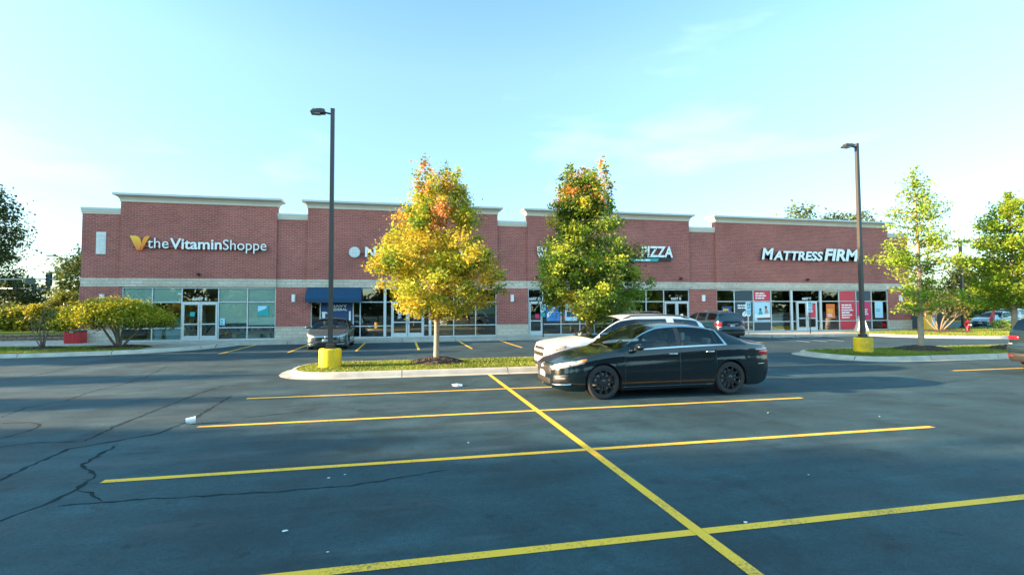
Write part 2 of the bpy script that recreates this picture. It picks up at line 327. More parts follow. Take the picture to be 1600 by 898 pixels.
# ------------------------------------------------------------------ ground
def sheet(name,x0,x1,y0,y1,z,m,nx=1,ny=1):
    mb=MB(); vs=[(x0+(x1-x0)*i/nx,y0+(y1-y0)*j/ny,z) for j in range(ny+1) for i in range(nx+1)]
    mb.add(vs,[(j*(nx+1)+i,j*(nx+1)+i+1,(j+1)*(nx+1)+i+1,(j+1)*(nx+1)+i) for j in range(ny) for i in range(nx)])
    return struct(mb.build(name,m))
sheet('ground',-700,900,-500,1200,-.03,M['farground'])
lot=sheet('parking_lot',-70,120,-70,31.4,0,M['asphalt'])
def stripe(pts,w,z,name,m,parent=lot,jit=0,seed=0):
    rng=random.Random(seed); mb=MB(); P=[Vector((x,y,0)) for x,y in pts]
    if jit:
        Q=[]
        for i in range(len(P)-1):
            nseg=max(2,int((P[i+1]-P[i]).length/.09))
            for k in range(nseg): 
                q=P[i].lerp(P[i+1],k/nseg); Q.append(q+Vector((rng.uniform(-jit,jit),rng.uniform(-jit,jit),0)))
        Q.append(P[-1]); P=Q
    vs=[];fs=[]
    for i,p in enumerate(P):
        t=(P[min(i+1,len(P)-1)]-P[max(i-1,0)]).normalized(); nn=Vector((-t.y,t.x,0))
        ww=w/2*(1 if not jit else rng.uniform(.3,1.25)*(.25 if i in(0,len(P)-1) else 1))
        vs+=[(p+nn*ww).to_tuple()[:2]+(z,),(p-nn*ww).to_tuple()[:2]+(z,)]
    for i in range(len(P)-1): fs.append((2*i,2*i+1,2*i+3,2*i+2))
    mb.add(vs,fs); return mb.build(name,m,parent)
LW=.105
XL,XC,XR=-3.17,2.41,8.02
rows=[11.67,9.05,6.42,3.88,1.30,-1.28]
for i,y in enumerate(rows):
    stripe([(XL,y+.0),(XC-LW/2-.003,y),],LW,.004,'parking_line',M['yline'])
    stripe([(XC+LW/2+.003,y),(XR if i<4 else XR,y+.0)],LW,.004,'parking_line',M['yline'])
stripe([(XC,14.35),(XC,-4)],LW,.004,'parking_line',M['yline'])
for y in (11.83,9.2,6.6): stripe([(15.6,y),(26.8,y)],LW,.004,'parking_line',M['yline'])
stripe([(21.2,14.2),(21.2,-4)],LW,.006,'parking_line',M['yline'])
for x in (-7.55,-4.83,-2.0,.74,3.18,5.58,8.2,10.8,13.4,16.0,18.7): stripe([(x,23.7),(x,29.25)],LW,.004,'parking_line',M['yline'])
for x in (21.3,22.4,23.5): stripe([(x,23.4),(x+.9,26.9)],LW,.004,'parking_line',M['wline'])
cracks=[[(-6.84,10.64),(-7.05,11.58),(-6.76,12.2),(-6.95,13.49),(-6.88,14.36),(-6.95,16.07),(-7.61,19.0)],
 [(-4.2,4.6),(-4.32,6.75),(-4.35,7.33),(-4.36,8.02),(-3.96,8.37),(-3.6,8.71),(-3.47,9.58),(-3.59,12.14)],
 [(-4.41,8.44),(-4.48,9.3),(-4.48,10.59),(-4.43,12.51),(-4.27,13.83)],[(-6.5,8.0),(-5.36,8.35),(-5.05,8.49),(-4.41,8.44)],
 [(-3.9,4.4),(-3.48,5.46),(-3.34,5.79),(-3.31,6.21),(-3.35,6.68),(-3.75,7.14),(-3.84,8.13)],[(-3.2,5.71),(-2.56,5.75),(-1.53,5.67),(-.45,5.7),(.52,5.98)],
 [(-6.49,10.1),(-6.02,10.04),(-5.76,9.83),(-5.63,9.4),(-5.71,8.89)],[(-10.42,16.15),(-10.33,17.79),(-10.49,19.55)],[(-2.66,9.6),(-1.55,10.07)],
 [(12.77,10.05),(13.75,10.26),(14.45,10.33)],[(-3.31,6.21),(-3.1,6.05),(-2.85,5.77)]]
for i,c in enumerate(cracks):
    stripe(c,.062 if i in(1,2,4) else .036,.002+.0001*i,'crack_seal',M['tar'],jit=.022,seed=i)

# ---- kerbed islands
def rounded(poly,r,n=6):
    out=[]; N=len(poly)
    for i in range(N):
        p=Vector(poly[i]); a=(Vector(poly[i-1])-p); b=(Vector(poly[(i+1)%N])-p)
        rr=r[i] if hasattr(r,'__len__') else r
        rr=min(rr,a.length*.48,b.length*.48)
        A=p+a.normalized()*rr; B=p+b.normalized()*rr
        for k in range(n+1):
            t=k/n; q=A*(1-t)**2+p*2*t*(1-t)+B*t*t; out.append((q.x,q.y))
    return out
def inset(poly,d):
    N=len(poly); out=[]
    area=sum(poly[i][0]*poly[(i+1)%N][1]-poly[(i+1)%N][0]*poly[i][1] for i in range(N))
    s=1 if area>0 else -1
    for i in range(N):
        p=Vector(poly[i]); a=(p-Vector(poly[i-1])); b=(Vector(poly[(i+1)%N])-p)
        t=((a.normalized() if a.length>1e-6 else Vector((0,0)))+(b.normalized() if b.length>1e-6 else Vector((0,0)))).normalized()
        out.append((p.x-t.y*s*d,p.y+t.x*s*d))
    return out
def kerb_ring(name,poly,label=None):
    # gutter pan, sloped face, rounded top, inner edge
    prof=[(-.30,.004),(-.02,.012),(0.02,.115),(.05,.14),(.09,.15),(.16,.15),(.165,.06)]
    mb=MB(); N=len(poly); vs=[]; fs=[]
    for d,z in prof: vs+=[(x,y,z) for x,y in inset(poly,d)]
    for i in range(len(prof)-1):
        for k in range(N): fs.append((i*N+k,i*N+(k+1)%N,(i+1)*N+(k+1)%N,(i+1)*N+k))
    mb.add(vs,fs); return struct(mb.build(name,M['kerb'],smooth=False,autosmooth=rad(35)))
def fill(name,poly,z,m,kind='structure',bow=0.0):
    bm=bmesh.new(); f=bm.faces.new([bm.verts.new((x,y,z)) for x,y in poly]); bmesh.ops.triangulate(bm,faces=[f])
    mb=MB().addbm(bm); return struct(mb.build(name,m),kind)
def in_poly(poly,x,y):
    c=False; N=len(poly); j=N-1
    for i in range(N):
        xi,yi=poly[i]; xj,yj=poly[j]
        if (yi>y)!=(yj>y) and x<(xj-xi)*(y-yi)/(yj-yi)+xi: c=not c
        j=i
    return c
def blades(name,poly,count,z,hmin,hmax,cols,seed,label):
    rng=np.random.default_rng(seed); xs=[p[0] for p in poly]; ys=[p[1] for p in poly]
    P=[]
    while len(P)<count:
        x=rng.uniform(min(xs),max(xs)); y=rng.uniform(min(ys),max(ys))
        if in_poly(poly,x,y): P.append((x,y))
    P=np.array(P); n=len(P); a=rng.uniform(0,2*PI,n); h=rng.uniform(hmin,hmax,n); wv=rng.uniform(.006,.013,n)*1.6
    lean=rng.normal(0,.5,(n,2))*h[:,None]
    V=np.zeros((n,3,3)); V[:,0,:2]=P+np.c_[np.cos(a),np.sin(a)]*wv[:,None]; V[:,1,:2]=P-np.c_[np.cos(a),np.sin(a)]*wv[:,None]
    V[:,:2,2]=z; V[:,2,:2]=P+lean; V[:,2,2]=z+h
    c=np.array(cols)[rng.integers(0,len(cols),n)]*rng.uniform(.75,1.25,(n,1))
    patch=(np.sin(P[:,0]*1.7+seed)+np.sin(P[:,1]*2.3+P[:,0]*.8))*.12+1; c=c*patch[:,None]
    o=fast_mesh(name,V.reshape(-1,3),3,np.repeat(c,3,axis=0),M['leaf'])
    return struct(o,'stuff',label)
def fast_mesh(name,V,k,C,m,parent=None):
    me=bpy.data.meshes.new(name); nv=len(V); nf=nv//k
    me.vertices.add(nv); me.vertices.foreach_set('co',np.asarray(V,dtype=np.float32).ravel())
    me.loops.add(nv); me.loops.foreach_set('vertex_index',np.arange(nv,dtype=np.int32))
    me.polygons.add(nf); me.polygons.foreach_set('loop_start',np.arange(0,nv,k,dtype=np.int32)); 
    me.update(calc_edges=True); me.validate()
    at=me.color_attributes.new('leaf_colour','FLOAT_COLOR','POINT')
    at.data.foreach_set('color',np.c_[C,np.ones(len(C))].astype(np.float32).ravel())
    me.materials.append(m); o=bpy.data.objects.new(name,me); COL.objects.link(o)
    if parent is not None: o.parent=parent
    return o
GC=[(.19,.26,.02),(.15,.23,.02),(.25,.29,.035),(.11,.18,.018),(.30,.28,.06)]
def island(poly,r,blade_n,seed,gname='island_grass'):
    P=rounded(poly,r)
    kerb_ring('kerb',P); G=inset(P,.163); fill(gname,G,.125,M['grass'])
    if blade_n: blades('grass_blades',G,blade_n,.12,.03,.075,GC,seed,'short green grass growing inside a kerbed parking island')
    return P
island([(-3.15,14.55),(8.3,14.55),(8.3,17.7),(-3.15,17.7)],[1.9,1.9,1.5,1.5],26000,1)
island([(15.2,14.35),(27.5,14.35),(27.5,18.0),(15.2,18.0)],[1.9,1.9,1.5,1.5],22000,2)
# left lawn by the first shop, with its sweeping kerb
Lp=[(-70,23.9),(-13.5,24.1),(-10.3,25.4),(-9.0,27.6),(-8.6,29.4),(-12.4,29.42),(-17.2,29.42),(-22,31.0),(-70,31.2)]
LP=rounded(Lp,[.1,3,2.0,1.4,.3,.2,1,3,.1])
kerb_ring('kerb',LP)
fill('pavement',inset(LP,.163),.13,M['concrete'])
gl=rounded([(-69,24.25),(-13.4,24.45),(-11.3,25.3),(-11.8,28.1),(-17,28.6),(-22,29.6),(-69,29.8)],[.1,2,.9,1.2,1,2,.1])
fill('lawn',gl,.15,M['grass']); 
blades('grass_blades',rounded([(-28,24.3),(-13.4,24.5),(-11.4,25.3),(-11.9,28.0),(-17,28.5),(-22,29.5),(-28,29.6)],.6),26000,.145,.03,.08,GC,3,'short green grass on the lawn in front of the left end of the shops')
# pavement along the shops
pv=[(-19,29.40),(20.9,29.40),(22.4,27.6),(29.5,27.6),(29.5,31.78),(-19,31.78)]
mb=MB(); mb.prism(pv,-.02,.15); struct(mb.build('pavement',M['concrete']))
mb=MB()
for a,b in zip(pv[:3],pv[1:4]):
    A,B=Vector((*a,0)),Vector((*b,0)); t=(B-A).normalized(); nn=Vector((t.y,-t.x,0))*.13; Z=Vector((0,0,.153))
    mb.add([A+nn,B+nn,B+nn+Z,A+nn+Z,A,B,B+Z,A+Z],[(0,1,2,3),(3,2,6,7),(0,3,7,4),(1,5,6,2)])
struct(mb.build('kerb',M['kerb']))
mb=MB(); mb.box(-19,29.5,31.781,33,-.02,.10); struct(mb.build('footing',M['concrete']))
# right-hand landscaped bay with grass, hydrant and shrubs
rp=rounded([(29.53,25.6),(33.2,22.7),(36.5,23.4),(43,27.6),(48,31.2),(47,33.5),(38.2,33.5),(38.1,31.6),(29.53,31.6)],[2,1.6,1.5,2,1.5,.5,.3,.2,.3])
kerb_ring('kerb',rp); rg=inset(rp,.163); fill('lawn',rg,.13,M['grass'])
blades('grass_blades',rg,24000,.125,.03,.08,GC,4,'short green grass around the red hydrant and the dark enclosure')
mb=MB(); mb.prism([(29.55,29.9),(37.9,29.9),(37.9,31.7),(29.55,31.7)],.05,.152); struct(mb.build('pavement',M['concrete']))
# ground beyond the building
sheet('street',-300,-19.5,50,61,.0,M['asphalt'])
mb=MB(); mb.prism([(-70,36.2),(-17.6,36.2),(-17.6,48.5),(-70,48.5)],-.02,.46); struct(mb.build('raised_lawn',M['grass']))
mb=MB(); mb.prism([(-70,31.3),(-17.1,31.3),(-17.1,35.85),(-70,35.85)],-.02,.08); struct(mb.build('footpath',M['concrete']))
sheet('back_lot',38.5,120,31.45,48,.005,M['asphalt'])
def mulch(x,y,r,h,seed,label):
    rng=random.Random(seed); mb=MB(); vs=[];fs=[]; n=28; R=9
    for i in range(R+1):
        t=i/R
        for k in range(n):
            a=2*PI*k/n; rr=r*t*(1+.08*math.sin(3*a+seed)+.05*math.sin(7*a))
            vs.append((x+rr*math.cos(a),y+rr*math.sin(a)*.9,.14+h*(1-t**2)**.9+rng.uniform(-.015,.02)*(1 if 0<i<R else 0)))
    for i in range(R):
        for k in range(n): fs.append((i*n+k,i*n+(k+1)%n,(i+1)*n+(k+1)%n,(i+1)*n+k))
    mb.add(vs,fs)
    for _ in range(420):                      # loose bark chips
        a=rng.uniform(0,2*PI); t=rng.random()**.5; rr=r*t*1.04; s=rng.uniform(.02,.05); z=.15+h*(1-min(t,1)**2)**.9
        c=Vector((x+rr*math.cos(a),y+rr*math.sin(a)*.9,z)); u=Vector((rng.uniform(-1,1),rng.uniform(-1,1),rng.uniform(-.3,.6))).normalized(); v=u.orthogonal().normalized()
        mb.add([c+u*s,c+v*s*.45,c-u*s,c-v*s*.45],[(0,1,2,3)])
    return struct(mb.build('mulch',M['mulch']),'stuff',label)
mulch(1.08,16.6,.85,.17,1,'brown bark mulch mounded around the trunk of the yellow maple')
mulch(6.15,16.2,.85,.17,2,'brown bark mulch mounded around the trunk of the green maple')
mulch(20.42,16.65,1.0,.16,3,'dark bark mulch around the trunk of the slender light green tree')
mulch(24.2,15.9,1.0,.16,4,'dark bark mulch around the trunk of the broad tree at the right edge')
mulch(-12.71,26.9,1.2,.10,5,'dark bark mulch under the spreading yellow green shrub')
mulch(-15.76,26.9,1.0,.09,6,'dark bark mulch under the thin bare shrub')
mulch(36.9,28.6,1.9,.12,7,'brown bark mulch under the multi-stemmed shrub by the dark enclosure')
# ------------------------------------------------------------------ the strip of shops
bld=thing('shop_building','long single storey red brick strip of shops with pale stone band and stepped cornices','building',(0,31.65,0))
YW=31.65; YL=31.77
def part(mb,name,m,parent=bld,**k):
    o=mb.build(name,m,parent,**k); o.matrix_parent_inverse=Matrix.Translation((0,-31.65,0)); return o
def sub(mb,name,m,parent,**k):
    o=mb.build(name,m,None,**k); o.parent=parent; return o
secs=[(-15.12,-7.14),(-5.45,5.90),(7.85,19.35),(21.40,36.0)]
lows=[(-17.0,-15.12),(-7.14,-5.45),(5.90,7.85),(19.35,21.40),(36.0,38.0)]
fronts=[(-15.0,-7.15),(-5.25,5.83),(7.88,19.33),(21.42,35.95)]
piers=[(-17.0,-15.0),(-7.15,-5.25),(5.83,7.88),(19.33,21.42),(35.95,38.0)]
YB=34.0
for a,b in secs:
    mb=MB(); mb.box(a,b,YW,YW+.45,3.62,7.82); part(mb,'wall',M['brick'])
    mb=MB(); mb.box(a-.01,b+.01,YW-.03,YW+.4,3.16,3.618); part(mb,'stone_band',M['stone'])
for a,b in lows:
    mb=MB(); mb.box(a+.002,b-.002,YL,YL+.35,3.62,7.12); part(mb,'wall',M['brick'])
    mb=MB(); mb.box(a+.012,b-.012,YL-.03,YL+.3,3.16,3.618); part(mb,'stone_band',M['stone'])
for a,b in piers:
    mb=MB(); mb.box(a,b,YW+.04,YW+.4,.86,3.158); part(mb,'wall',M['brick'])
    mb=MB(); mb.box(a-.0,b+.0,YW-.02,YW+.38,.10,.80); part(mb,'stone_base',M['stone'])
    mb=MB(); mb.box(a-.0,b+.0,YW-.05,YW+.36,.802,.858,.01); part(mb,'base_cap',M['cast'])
def ring(x0,x1,y0,y1,z0,prof,name,m):
    mb=MB(); vs=[];fs=[]
    for o,z in prof: vs+=[(x0-o,y0-o,z0+z),(x1+o,y0-o,z0+z),(x1+o,y1+o,z0+z),(x0-o,y1+o,z0+z)]
    for i in range(len(prof)-1):
        for k in range(4): fs.append((4*i+k,4*i+(k+1)%4,4*i+4+(k+1)%4,4*i+4+k))
    fs.append((3,2,1,0)); e=4*(len(prof)-1); fs.append((e,e+1,e+2,e+3))
    mb.add(vs,fs); return part(mb,name,m)
for a,b in secs:
    ring(a,b,YW,YW+.5,7.822,[(.0,0),(.04,0),(.04,.10),(.055,.14),(.10,.22),(.19,.29),(.27,.325)],'cornice',M['cornice'])
    ring(a,b,YW,YW+.5,8.148,[(.275,0),(.30,.0),(.30,.115),(.02,.125)],'coping',M['coping'])
for a,b in lows:
    ring(a+.003,b-.003,YL,YL+.35,7.122,[(.0,0),(.03,0),(.03,.09),(.05,.10),(.05,.22)],'cornice',M['cornice'])
    ring(a+.003,b-.003,YL,YL+.35,7.343,[(.055,0),(.07,0),(.07,.125),(.02,.13)],'coping',M['coping'])
mb=MB(); mb.box(-17,-16.6,YL+.352,52,.0,7.0); mb.box(37.6,38.0,YL+.352,52,.0,7.0); mb.box(-16.6,37.6,51.6,52,.0,7.0); part(mb,'wall',M['brick'])
mb=MB(); mb.box(-16.59,37.59,YL+.4,51.59,6.5,6.7); part(mb,'roof',M['roof'])
# interiors: one room per shop
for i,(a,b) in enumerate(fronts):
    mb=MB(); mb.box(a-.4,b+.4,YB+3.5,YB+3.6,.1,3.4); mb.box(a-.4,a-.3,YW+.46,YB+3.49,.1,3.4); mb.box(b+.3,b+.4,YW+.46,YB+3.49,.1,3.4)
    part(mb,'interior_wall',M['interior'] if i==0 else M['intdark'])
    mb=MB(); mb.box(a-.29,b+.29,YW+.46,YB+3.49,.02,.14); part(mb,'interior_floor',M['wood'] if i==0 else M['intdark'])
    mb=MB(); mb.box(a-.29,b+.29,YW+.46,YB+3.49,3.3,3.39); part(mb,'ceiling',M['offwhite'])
# storefront frames and panes
FY0,FY1=YW+.10,YW+.20
ZB,ZL,ZT,ZH=.16,.85,2.29,3.12
def bar(mb,x0,x1,z0,z1,d=0): mb.box(x0,x1,FY0-d,FY1,z0,z1,.006)
def pane(x0,x1,z0,z1):
    mb=MB(); mb.box(x0,x1,FY0+.04,FY0+.052,z0,z1); return part(mb,'window',M['glass'])
W=.055
def door(x0,x1,z1,hinge,handle_side):
    mb=MB(); y0,y1=FY0-.02,FY0+.03; s=.10
    mb.box(x0,x0+s,y0,y1,ZB,z1,.006); mb.box(x1-s,x1,y0,y1,ZB,z1,.006); mb.box(x0+s,x1-s,y0,y1,z1-.11,z1,.006); mb.box(x0+s,x1-s,y0,y1,ZB,ZB+.26,.006); mb.box(x0+s,x1-s,y0,y1,1.03,1.10,.006)
    d=part(mb,'door',M['alu']); 
    g=MB(); g.box(x0+s,x1-s,y0+.02,y0+.03,ZB+.26,1.03); g.box(x0+s,x1-s,y0+.02,y0+.03,1.10,z1-.11); o=g.build('door_pane',M['glass'],d)
    h=MB(); hx=x1-.05 if handle_side>0 else x0+.05
    h.tube([(hx,y0,.92),(hx,y0-.06,.95),(hx,y0-.06,1.22),(hx,y0,1.25)],.014,6); h.build('door_handle',M['chrome'],d)
    return d
def front(a,b,cols,thick=(),doors=(),skip=()):
    # cols: inner mullion positions; each cell has low, middle and top pane
    mb=MB(); xs=[a]+list(cols)+[b]
    bar(mb,a,b,ZH-.06,ZH+.03); bar(mb,a,b,ZB-.05,ZB+.05)
    def wd(x): return .16 if x in thick else W
    for x in xs:
        hw=wd(x)/2
        if x==a: bar(mb,a,a+W,ZB+.05,ZH-.06)
        elif x==b: bar(mb,b-W,b,ZB+.05,ZH-.06)
        else: bar(mb,x-hw,x+hw,ZB+.05,ZH-.06,.04 if x in thick else 0)
    cells=[]
    for i in range(len(xs)-1):
        l=xs[i]+(W if i==0 else wd(xs[i])/2); r=xs[i+1]-(W if i==len(xs)-2 else wd(xs[i+1])/2)
        bar(mb,l,r,ZT-W/2,ZT+W/2)
        isd=[d for d in doors if d[0]>=l-.2 and d[1]<=r+.2]
        pane(l,r,ZT+W/2,ZH-.06)
        if not isd:
            bar(mb,l,r,ZL-W/2,ZL+W/2); pane(l,r,ZL+W/2,ZT-W/2); pane(l,r,ZB+.05,ZL-W/2)
        else:
            d0=min(d[0] for d in isd); d1=max(d[1] for d in isd)
            if d0-l>.12:
                bar(mb,d0-W,d0-.002,ZB+.05,ZT-W/2); bar(mb,l,d0-W,ZL-W/2,ZL+W/2); pane(l,d0-W,ZL+W/2,ZT-W/2); pane(l,d0-W,ZB+.05,ZL-W/2)
            if r-d1>.12:
                bar(mb,d1+.002,d1+W,ZB+.05,ZT-W/2); bar(mb,d1+W,r,ZL-W/2,ZL+W/2); pane(d1+W,r,ZL+W/2,ZT-W/2); pane(d1+W,r,ZB+.05,ZL-W/2)
        cells.append((l,r))
    part(mb,'window_frame',M['alu']); return cells
ZD=ZT-.03
front(-15.0,-7.15,[-13.52,-12.05,-10.18,-8.67],doors=[(-12.01,-11.13),(-11.11,-10.22)])
door(-12.01,-11.13,ZD,0,1); door(-11.11,-10.22,ZD,0,-1)
front(-5.25,5.83,[-4.72,-2.86,-2.46,-1.02,1.68,3.13,4.50],thick=(-1.02,1.68),doors=[(-.60,.32),(.34,1.26)])
door(-.60,.32,ZD,0,1); door(.34,1.26,ZD,0,-1)
front(7.88,19.33,[8.86,10.09,11.38,12.38,13.65,14.91,16.11,17.41],doors=[(7.96,8.82),(17.47,18.36),(18.38,19.26)])
door(7.96,8.82,ZD,0,1); door(17.47,18.36,ZD,0,1); door(18.38,19.26,ZD,0,-1)
front(21.42,35.95,[22.84,24.35,25.8,27.48,29.95,31.58,33.08,34.46],thick=(27.48,29.95),doors=[(27.95,28.76),(28.78,29.6)])
door(27.95,28.76,ZD,0,1); door(28.78,29.6,ZD,0,-1)
# blinds hung just behind the glass of the first shop, dark film panels, half-drawn shades
BY=FY0+.09
def blind(x0,x1,z0,z1,m='blind'):
    mb=MB(); nz=max(2,int((z1-z0)/.05)); vs=[];fs=[]
    for i in range(nz+1):
        z=z0+(z1-z0)*i/nz; y=BY+(.004 if i%2 else 0); vs+=[(x0,y,z),(x1,y,z)]
    for i in range(nz): fs.append((2*i,2*i+1,2*i+3,2*i+2))
    mb.add(vs,fs); mb.box(x0,x1,BY-.01,BY+.02,z0-.02,z0+.0); part(mb,'blind',M[m])
blind(-14.93,-13.56,2.34,3.05); blind(-13.48,-12.1,2.34,3.05); blind(-10.14,-8.71,2.34,3.05); blind(-8.63,-7.22,2.34,3.05)
blind(-10.14,-8.71,1.12,2.24); blind(-8.63,-7.22,1.0,2.24)
M['dimblind']=mat('shade_cloth',(.17,.20,.17),.85,var=.1)
blind(3.17,4.46,1.45,2.24,'dimblind'); blind(4.54,5.76,1.5,2.24,'dimblind'); blind(3.17,4.46,2.34,3.05,'dimblind')
# shelves and stock in the rooms
rng=random.Random(5)
def shelves(x0,x1,y,n,cols):
    mb=MB(); 
    for k in range(n+1): mb.box(x0,x1,y,y+.4,.15+k*.42,.18+k*.42)
    mb.box(x0,x1,y+.4,y+.43,.15,.2+n*.42); part(mb,'shelf',M['offwhite'])
    for k in range(n):
        for c in cols:
            q=MB(); x=x0+.05
            while x<x1-.2:
                w_=rng.uniform(.1,.2)
                if rng.random()<.6/len(cols)+.15: q.box(x,x+w_,y+.08,y+.34,.182+k*.42,.182+k*.42+rng.uniform(.16,.3))
                x+=w_+rng.uniform(.02,.1)
            if q.v: part(q,'shelf_stock',M[c])
shelves(-14.6,-12.4,33.4,2,('tealprint','yellowprint')); shelves(-10,-7.5,33.2,2,('tealprint','white'))
shelves(-11.8,-10.4,36.4,4,('yellowprint','orange')); shelves(-14.6,-12.6,36.6,5,('yellowprint','wood'))
for (x0,x1,z0,z1,m) in ((-13.44,-13.05,.22,.8,'skyprint'),(-12.85,-12.15,.22,.8,'skyprint'),(-12.35,-12.12,.9,1.4,'tealprint'),(-14.2,-13.6,1.2,2.2,'yellowprint')):
    mb=MB(); mb.box(x0,x1,BY,BY+.02,z0,z1); part(mb,'display_panel',M[m])
for k in range(4):
    mb=MB(); x=22+k*3.3; mb.box(x,x+1.9,34,36,.45,.75,.08); mb.box(x,x+1.9,36.0,36.1,.15,1.3,.03); part(mb,'display_bed',M['offwhite'])
mb=MB(); mb.box(11,12.6,34.5,35.1,.15,1.2,.02); mb.box(2.4,5,34.2,34.9,.15,1.15,.02); part(mb,'counter',M['wood'])
# louvred vent
mb=MB(); mb.box(-16.30,-15.84,YL-.03,YL-.002,4.92,6.13)
for k in range(14): z=4.97+k*.08; mb.add([(-16.26,YL-.032,z+.05),(-15.88,YL-.032,z+.05),(-15.88,YL-.055,z),(-16.26,YL-.055,z)],[(0,1,2,3)])
part(mb,'vent',M['offwhite'])
# downpipes at the section joints
# ------------------------------------------------------------------ lettering
def text_mesh(s,name,parent,x0,x1,z0,z1,y,depth,mats,bold=0.0,shear=0.0,descend=None):
    cu=bpy.data.curves.new('lettering','FONT'); cu.body=s; cu.size=1; cu.offset=bold; cu.shear=shear; cu.extrude=.02; cu.resolution_u=4
    t=bpy.data.objects.new('lettering',cu); COL.objects.link(t); dg=bpy.context.evaluated_depsgraph_get()
    me=bpy.data.meshes.new_from_object(t.evaluated_get(dg)); bpy.data.objects.remove(t)
    n=len(me.vertices); c=np.zeros(n*3,dtype=np.float32); me.vertices.foreach_get('co',c); c=c.reshape(-1,3)
    mn,mx=c.min(0),c.max(0)
    V=np.zeros_like(c); V[:,0]=x0+(c[:,0]-mn[0])/(mx[0]-mn[0])*(x1-x0); V[:,2]=z0+(c[:,1]-mn[1])/(mx[1]-mn[1])*(z1-z0)
    V[:,1]=np.where(c[:,2]>0,y-depth,y)
    me.vertices.foreach_set('co',V.ravel()); me.materials.clear()
    for m in mats: me.materials.append(m)
    me.update()
    if len(mats)>1:
        for p in me.polygons: p.material_index=0 if p.normal.y<-.7 else 1
    o=bpy.data.objects.new(name,me); COL.objects.link(o); o.parent=parent
    return o
WB=[M['white'],M['black']]
def sign(name,label,x,z,y=YW): return thing(name,label,'shop sign',(0,0,0),group='shop signs on the brick wall')
def bars(mb,x0,x1,z0,z1,lines,y,seed):
    r=random.Random(seed); h=(z1-z0)/lines
    for i in range(lines):
        z=z1-(i+1)*h+h*.22; x=x0; end=x0+(x1-x0)*r.uniform(.6,1)
        while x<end-.03:
            w_=min(r.uniform(.12,.3)*(x1-x0),end-x); mb.box(x,x+w_,y-.004,y,z,z+h*.56); x+=w_+.035*(x1-x0)
s=sign('shop_sign','white letters reading theVitaminShoppe with an orange and yellow leaf V',0,0)
V1=[(-14.57,5.93),(-14.30,5.93),(-14.15,5.88),(-14.05,5.74),(-13.99,5.52),(-13.98,5.42),(-14.03,5.30),(-14.06,5.15),(-14.22,5.15)]
V2=[(-13.97,5.50),(-13.955,5.66),(-13.90,5.80),(-13.82,5.90),(-13.72,5.93),(-13.60,5.93),(-13.97,5.15),(-14.045,5.15),(-14.0,5.33)]
M['leafyellow']=gradient_mat('amber_sign_face',((.78,.16,.03),(.90,.52,.03)),5.15,5.9)
M['leaforange']=gradient_mat('gold_sign_face',((.75,.12,.02),(.86,.36,.02)),5.15,5.9)
for P,m in ((V1,'leafyellow'),(V2,'leaforange')):
    mb=MB(); mb.prism_xz(P,YW-.19,YW-.1); mb.build('emblem',M[m],s)
mb=MB(); mb.box(-14.5,-7.75,YW-.10,YW-.002,5.32,5.46,.01); mb.build('raceway',M['brick'],s)
text_mesh('the','lettering',s,-13.70,-12.66,5.27,5.84,YW-.1,.09,WB,.0)
text_mesh('Vitamin','lettering',s,-12.60,-9.98,5.24,5.84,YW-.1,.09,WB,.022)
text_mesh('Shoppe','lettering',s,-9.92,-7.64,5.06,5.82,YW-.1,.09,WB,.0)
s=sign('shop_sign','white letters and globe emblem half hidden behind the yellow maple',0,0)
mb=MB(); mb.lathe([(0,0),(.33,0),(.33,.1),(0,.1)],28,(-2.79,YW-.13,5.25),'y'); mb.build('emblem_backing',M['galv'],s)
mb=MB()
for k in range(-3,4):
    u=k*.085; h=math.sqrt(max(.0,.30**2-u*u)); 
    mb.box(-2.79+u-.014,-2.79+u+.014,YW-.16,YW-.132,5.25-h,5.25+h)
for k in range(-3,4):
    u=k*.085; h=math.sqrt(max(.0,.30**2-u*u)); mb.box(-2.79-h,-2.79+h,YW-.158,YW-.134,5.25+u-.012,5.25+u+.012)
mb.build('emblem',M['white'],s)
text_mesh('NAVY','lettering',s,-2.18,.25,4.97,5.58,YW-.1,.1,WB,.03); text_mesh('FEDERAL','lettering',s,.6,4.3,4.97,5.58,YW-.1,.1,WB,.03)
mb=MB(); mb.box(-2.9,4.3,YW-.1,YW-.002,5.2,5.34); mb.build('raceway',M['brick'],s)
s=sign('shop_sign','two short lines of white letters mostly hidden behind the green maple',0,0)
text_mesh('EUROPEAN','lettering',s,8.45,11.3,5.52,5.82,YW-.06,.08,WB,.02); text_mesh('WAX CENTER','lettering',s,8.45,11.3,5.13,5.43,YW-.06,.08,WB,.02)
mb=MB(); mb.box(8.6,11.2,YW-.06,YW-.002,5.42,5.54); mb.build('raceway',M['brick'],s)
s=sign('shop_sign','tall narrow white letters reading PIZZA above a teal ribbon',0,0)
text_mesh('PIZZA','lettering',s,15.65,17.98,5.27,6.02,YW-.1,.1,WB,.03,.08)
mb=MB(); mb.prism_xz([(14.9,4.95),(16.85,4.99),(16.98,5.2),(14.9,5.16)],YW-.16,YW-.1); mb.build('ribbon',M['tealprint'],s)
mb=MB(); bars(mb,15.2,16.8,4.99,5.15,1,YW-.161,3); mb.build('ribbon_lettering',M['white'],s)
mb=MB(); mb.box(15,17.9,YW-.1,YW-.002,5.05,5.45); mb.build('raceway',M['black'],s)
s=sign('shop_sign','bold slanted white letters reading MATTRESS FIRM',0,0)
text_mesh('M','lettering',s,24.86,25.85,5.24,6.07,YW-.1,.13,WB,.035,.18); text_mesh('ATTRESS','lettering',s,25.80,29.98,5.22,5.90,YW-.1,.13,WB,.035,.18); text_mesh('FIRM','lettering',s,30.08,33.1,5.24,6.12,YW-.1,.13,WB,.04,.18)
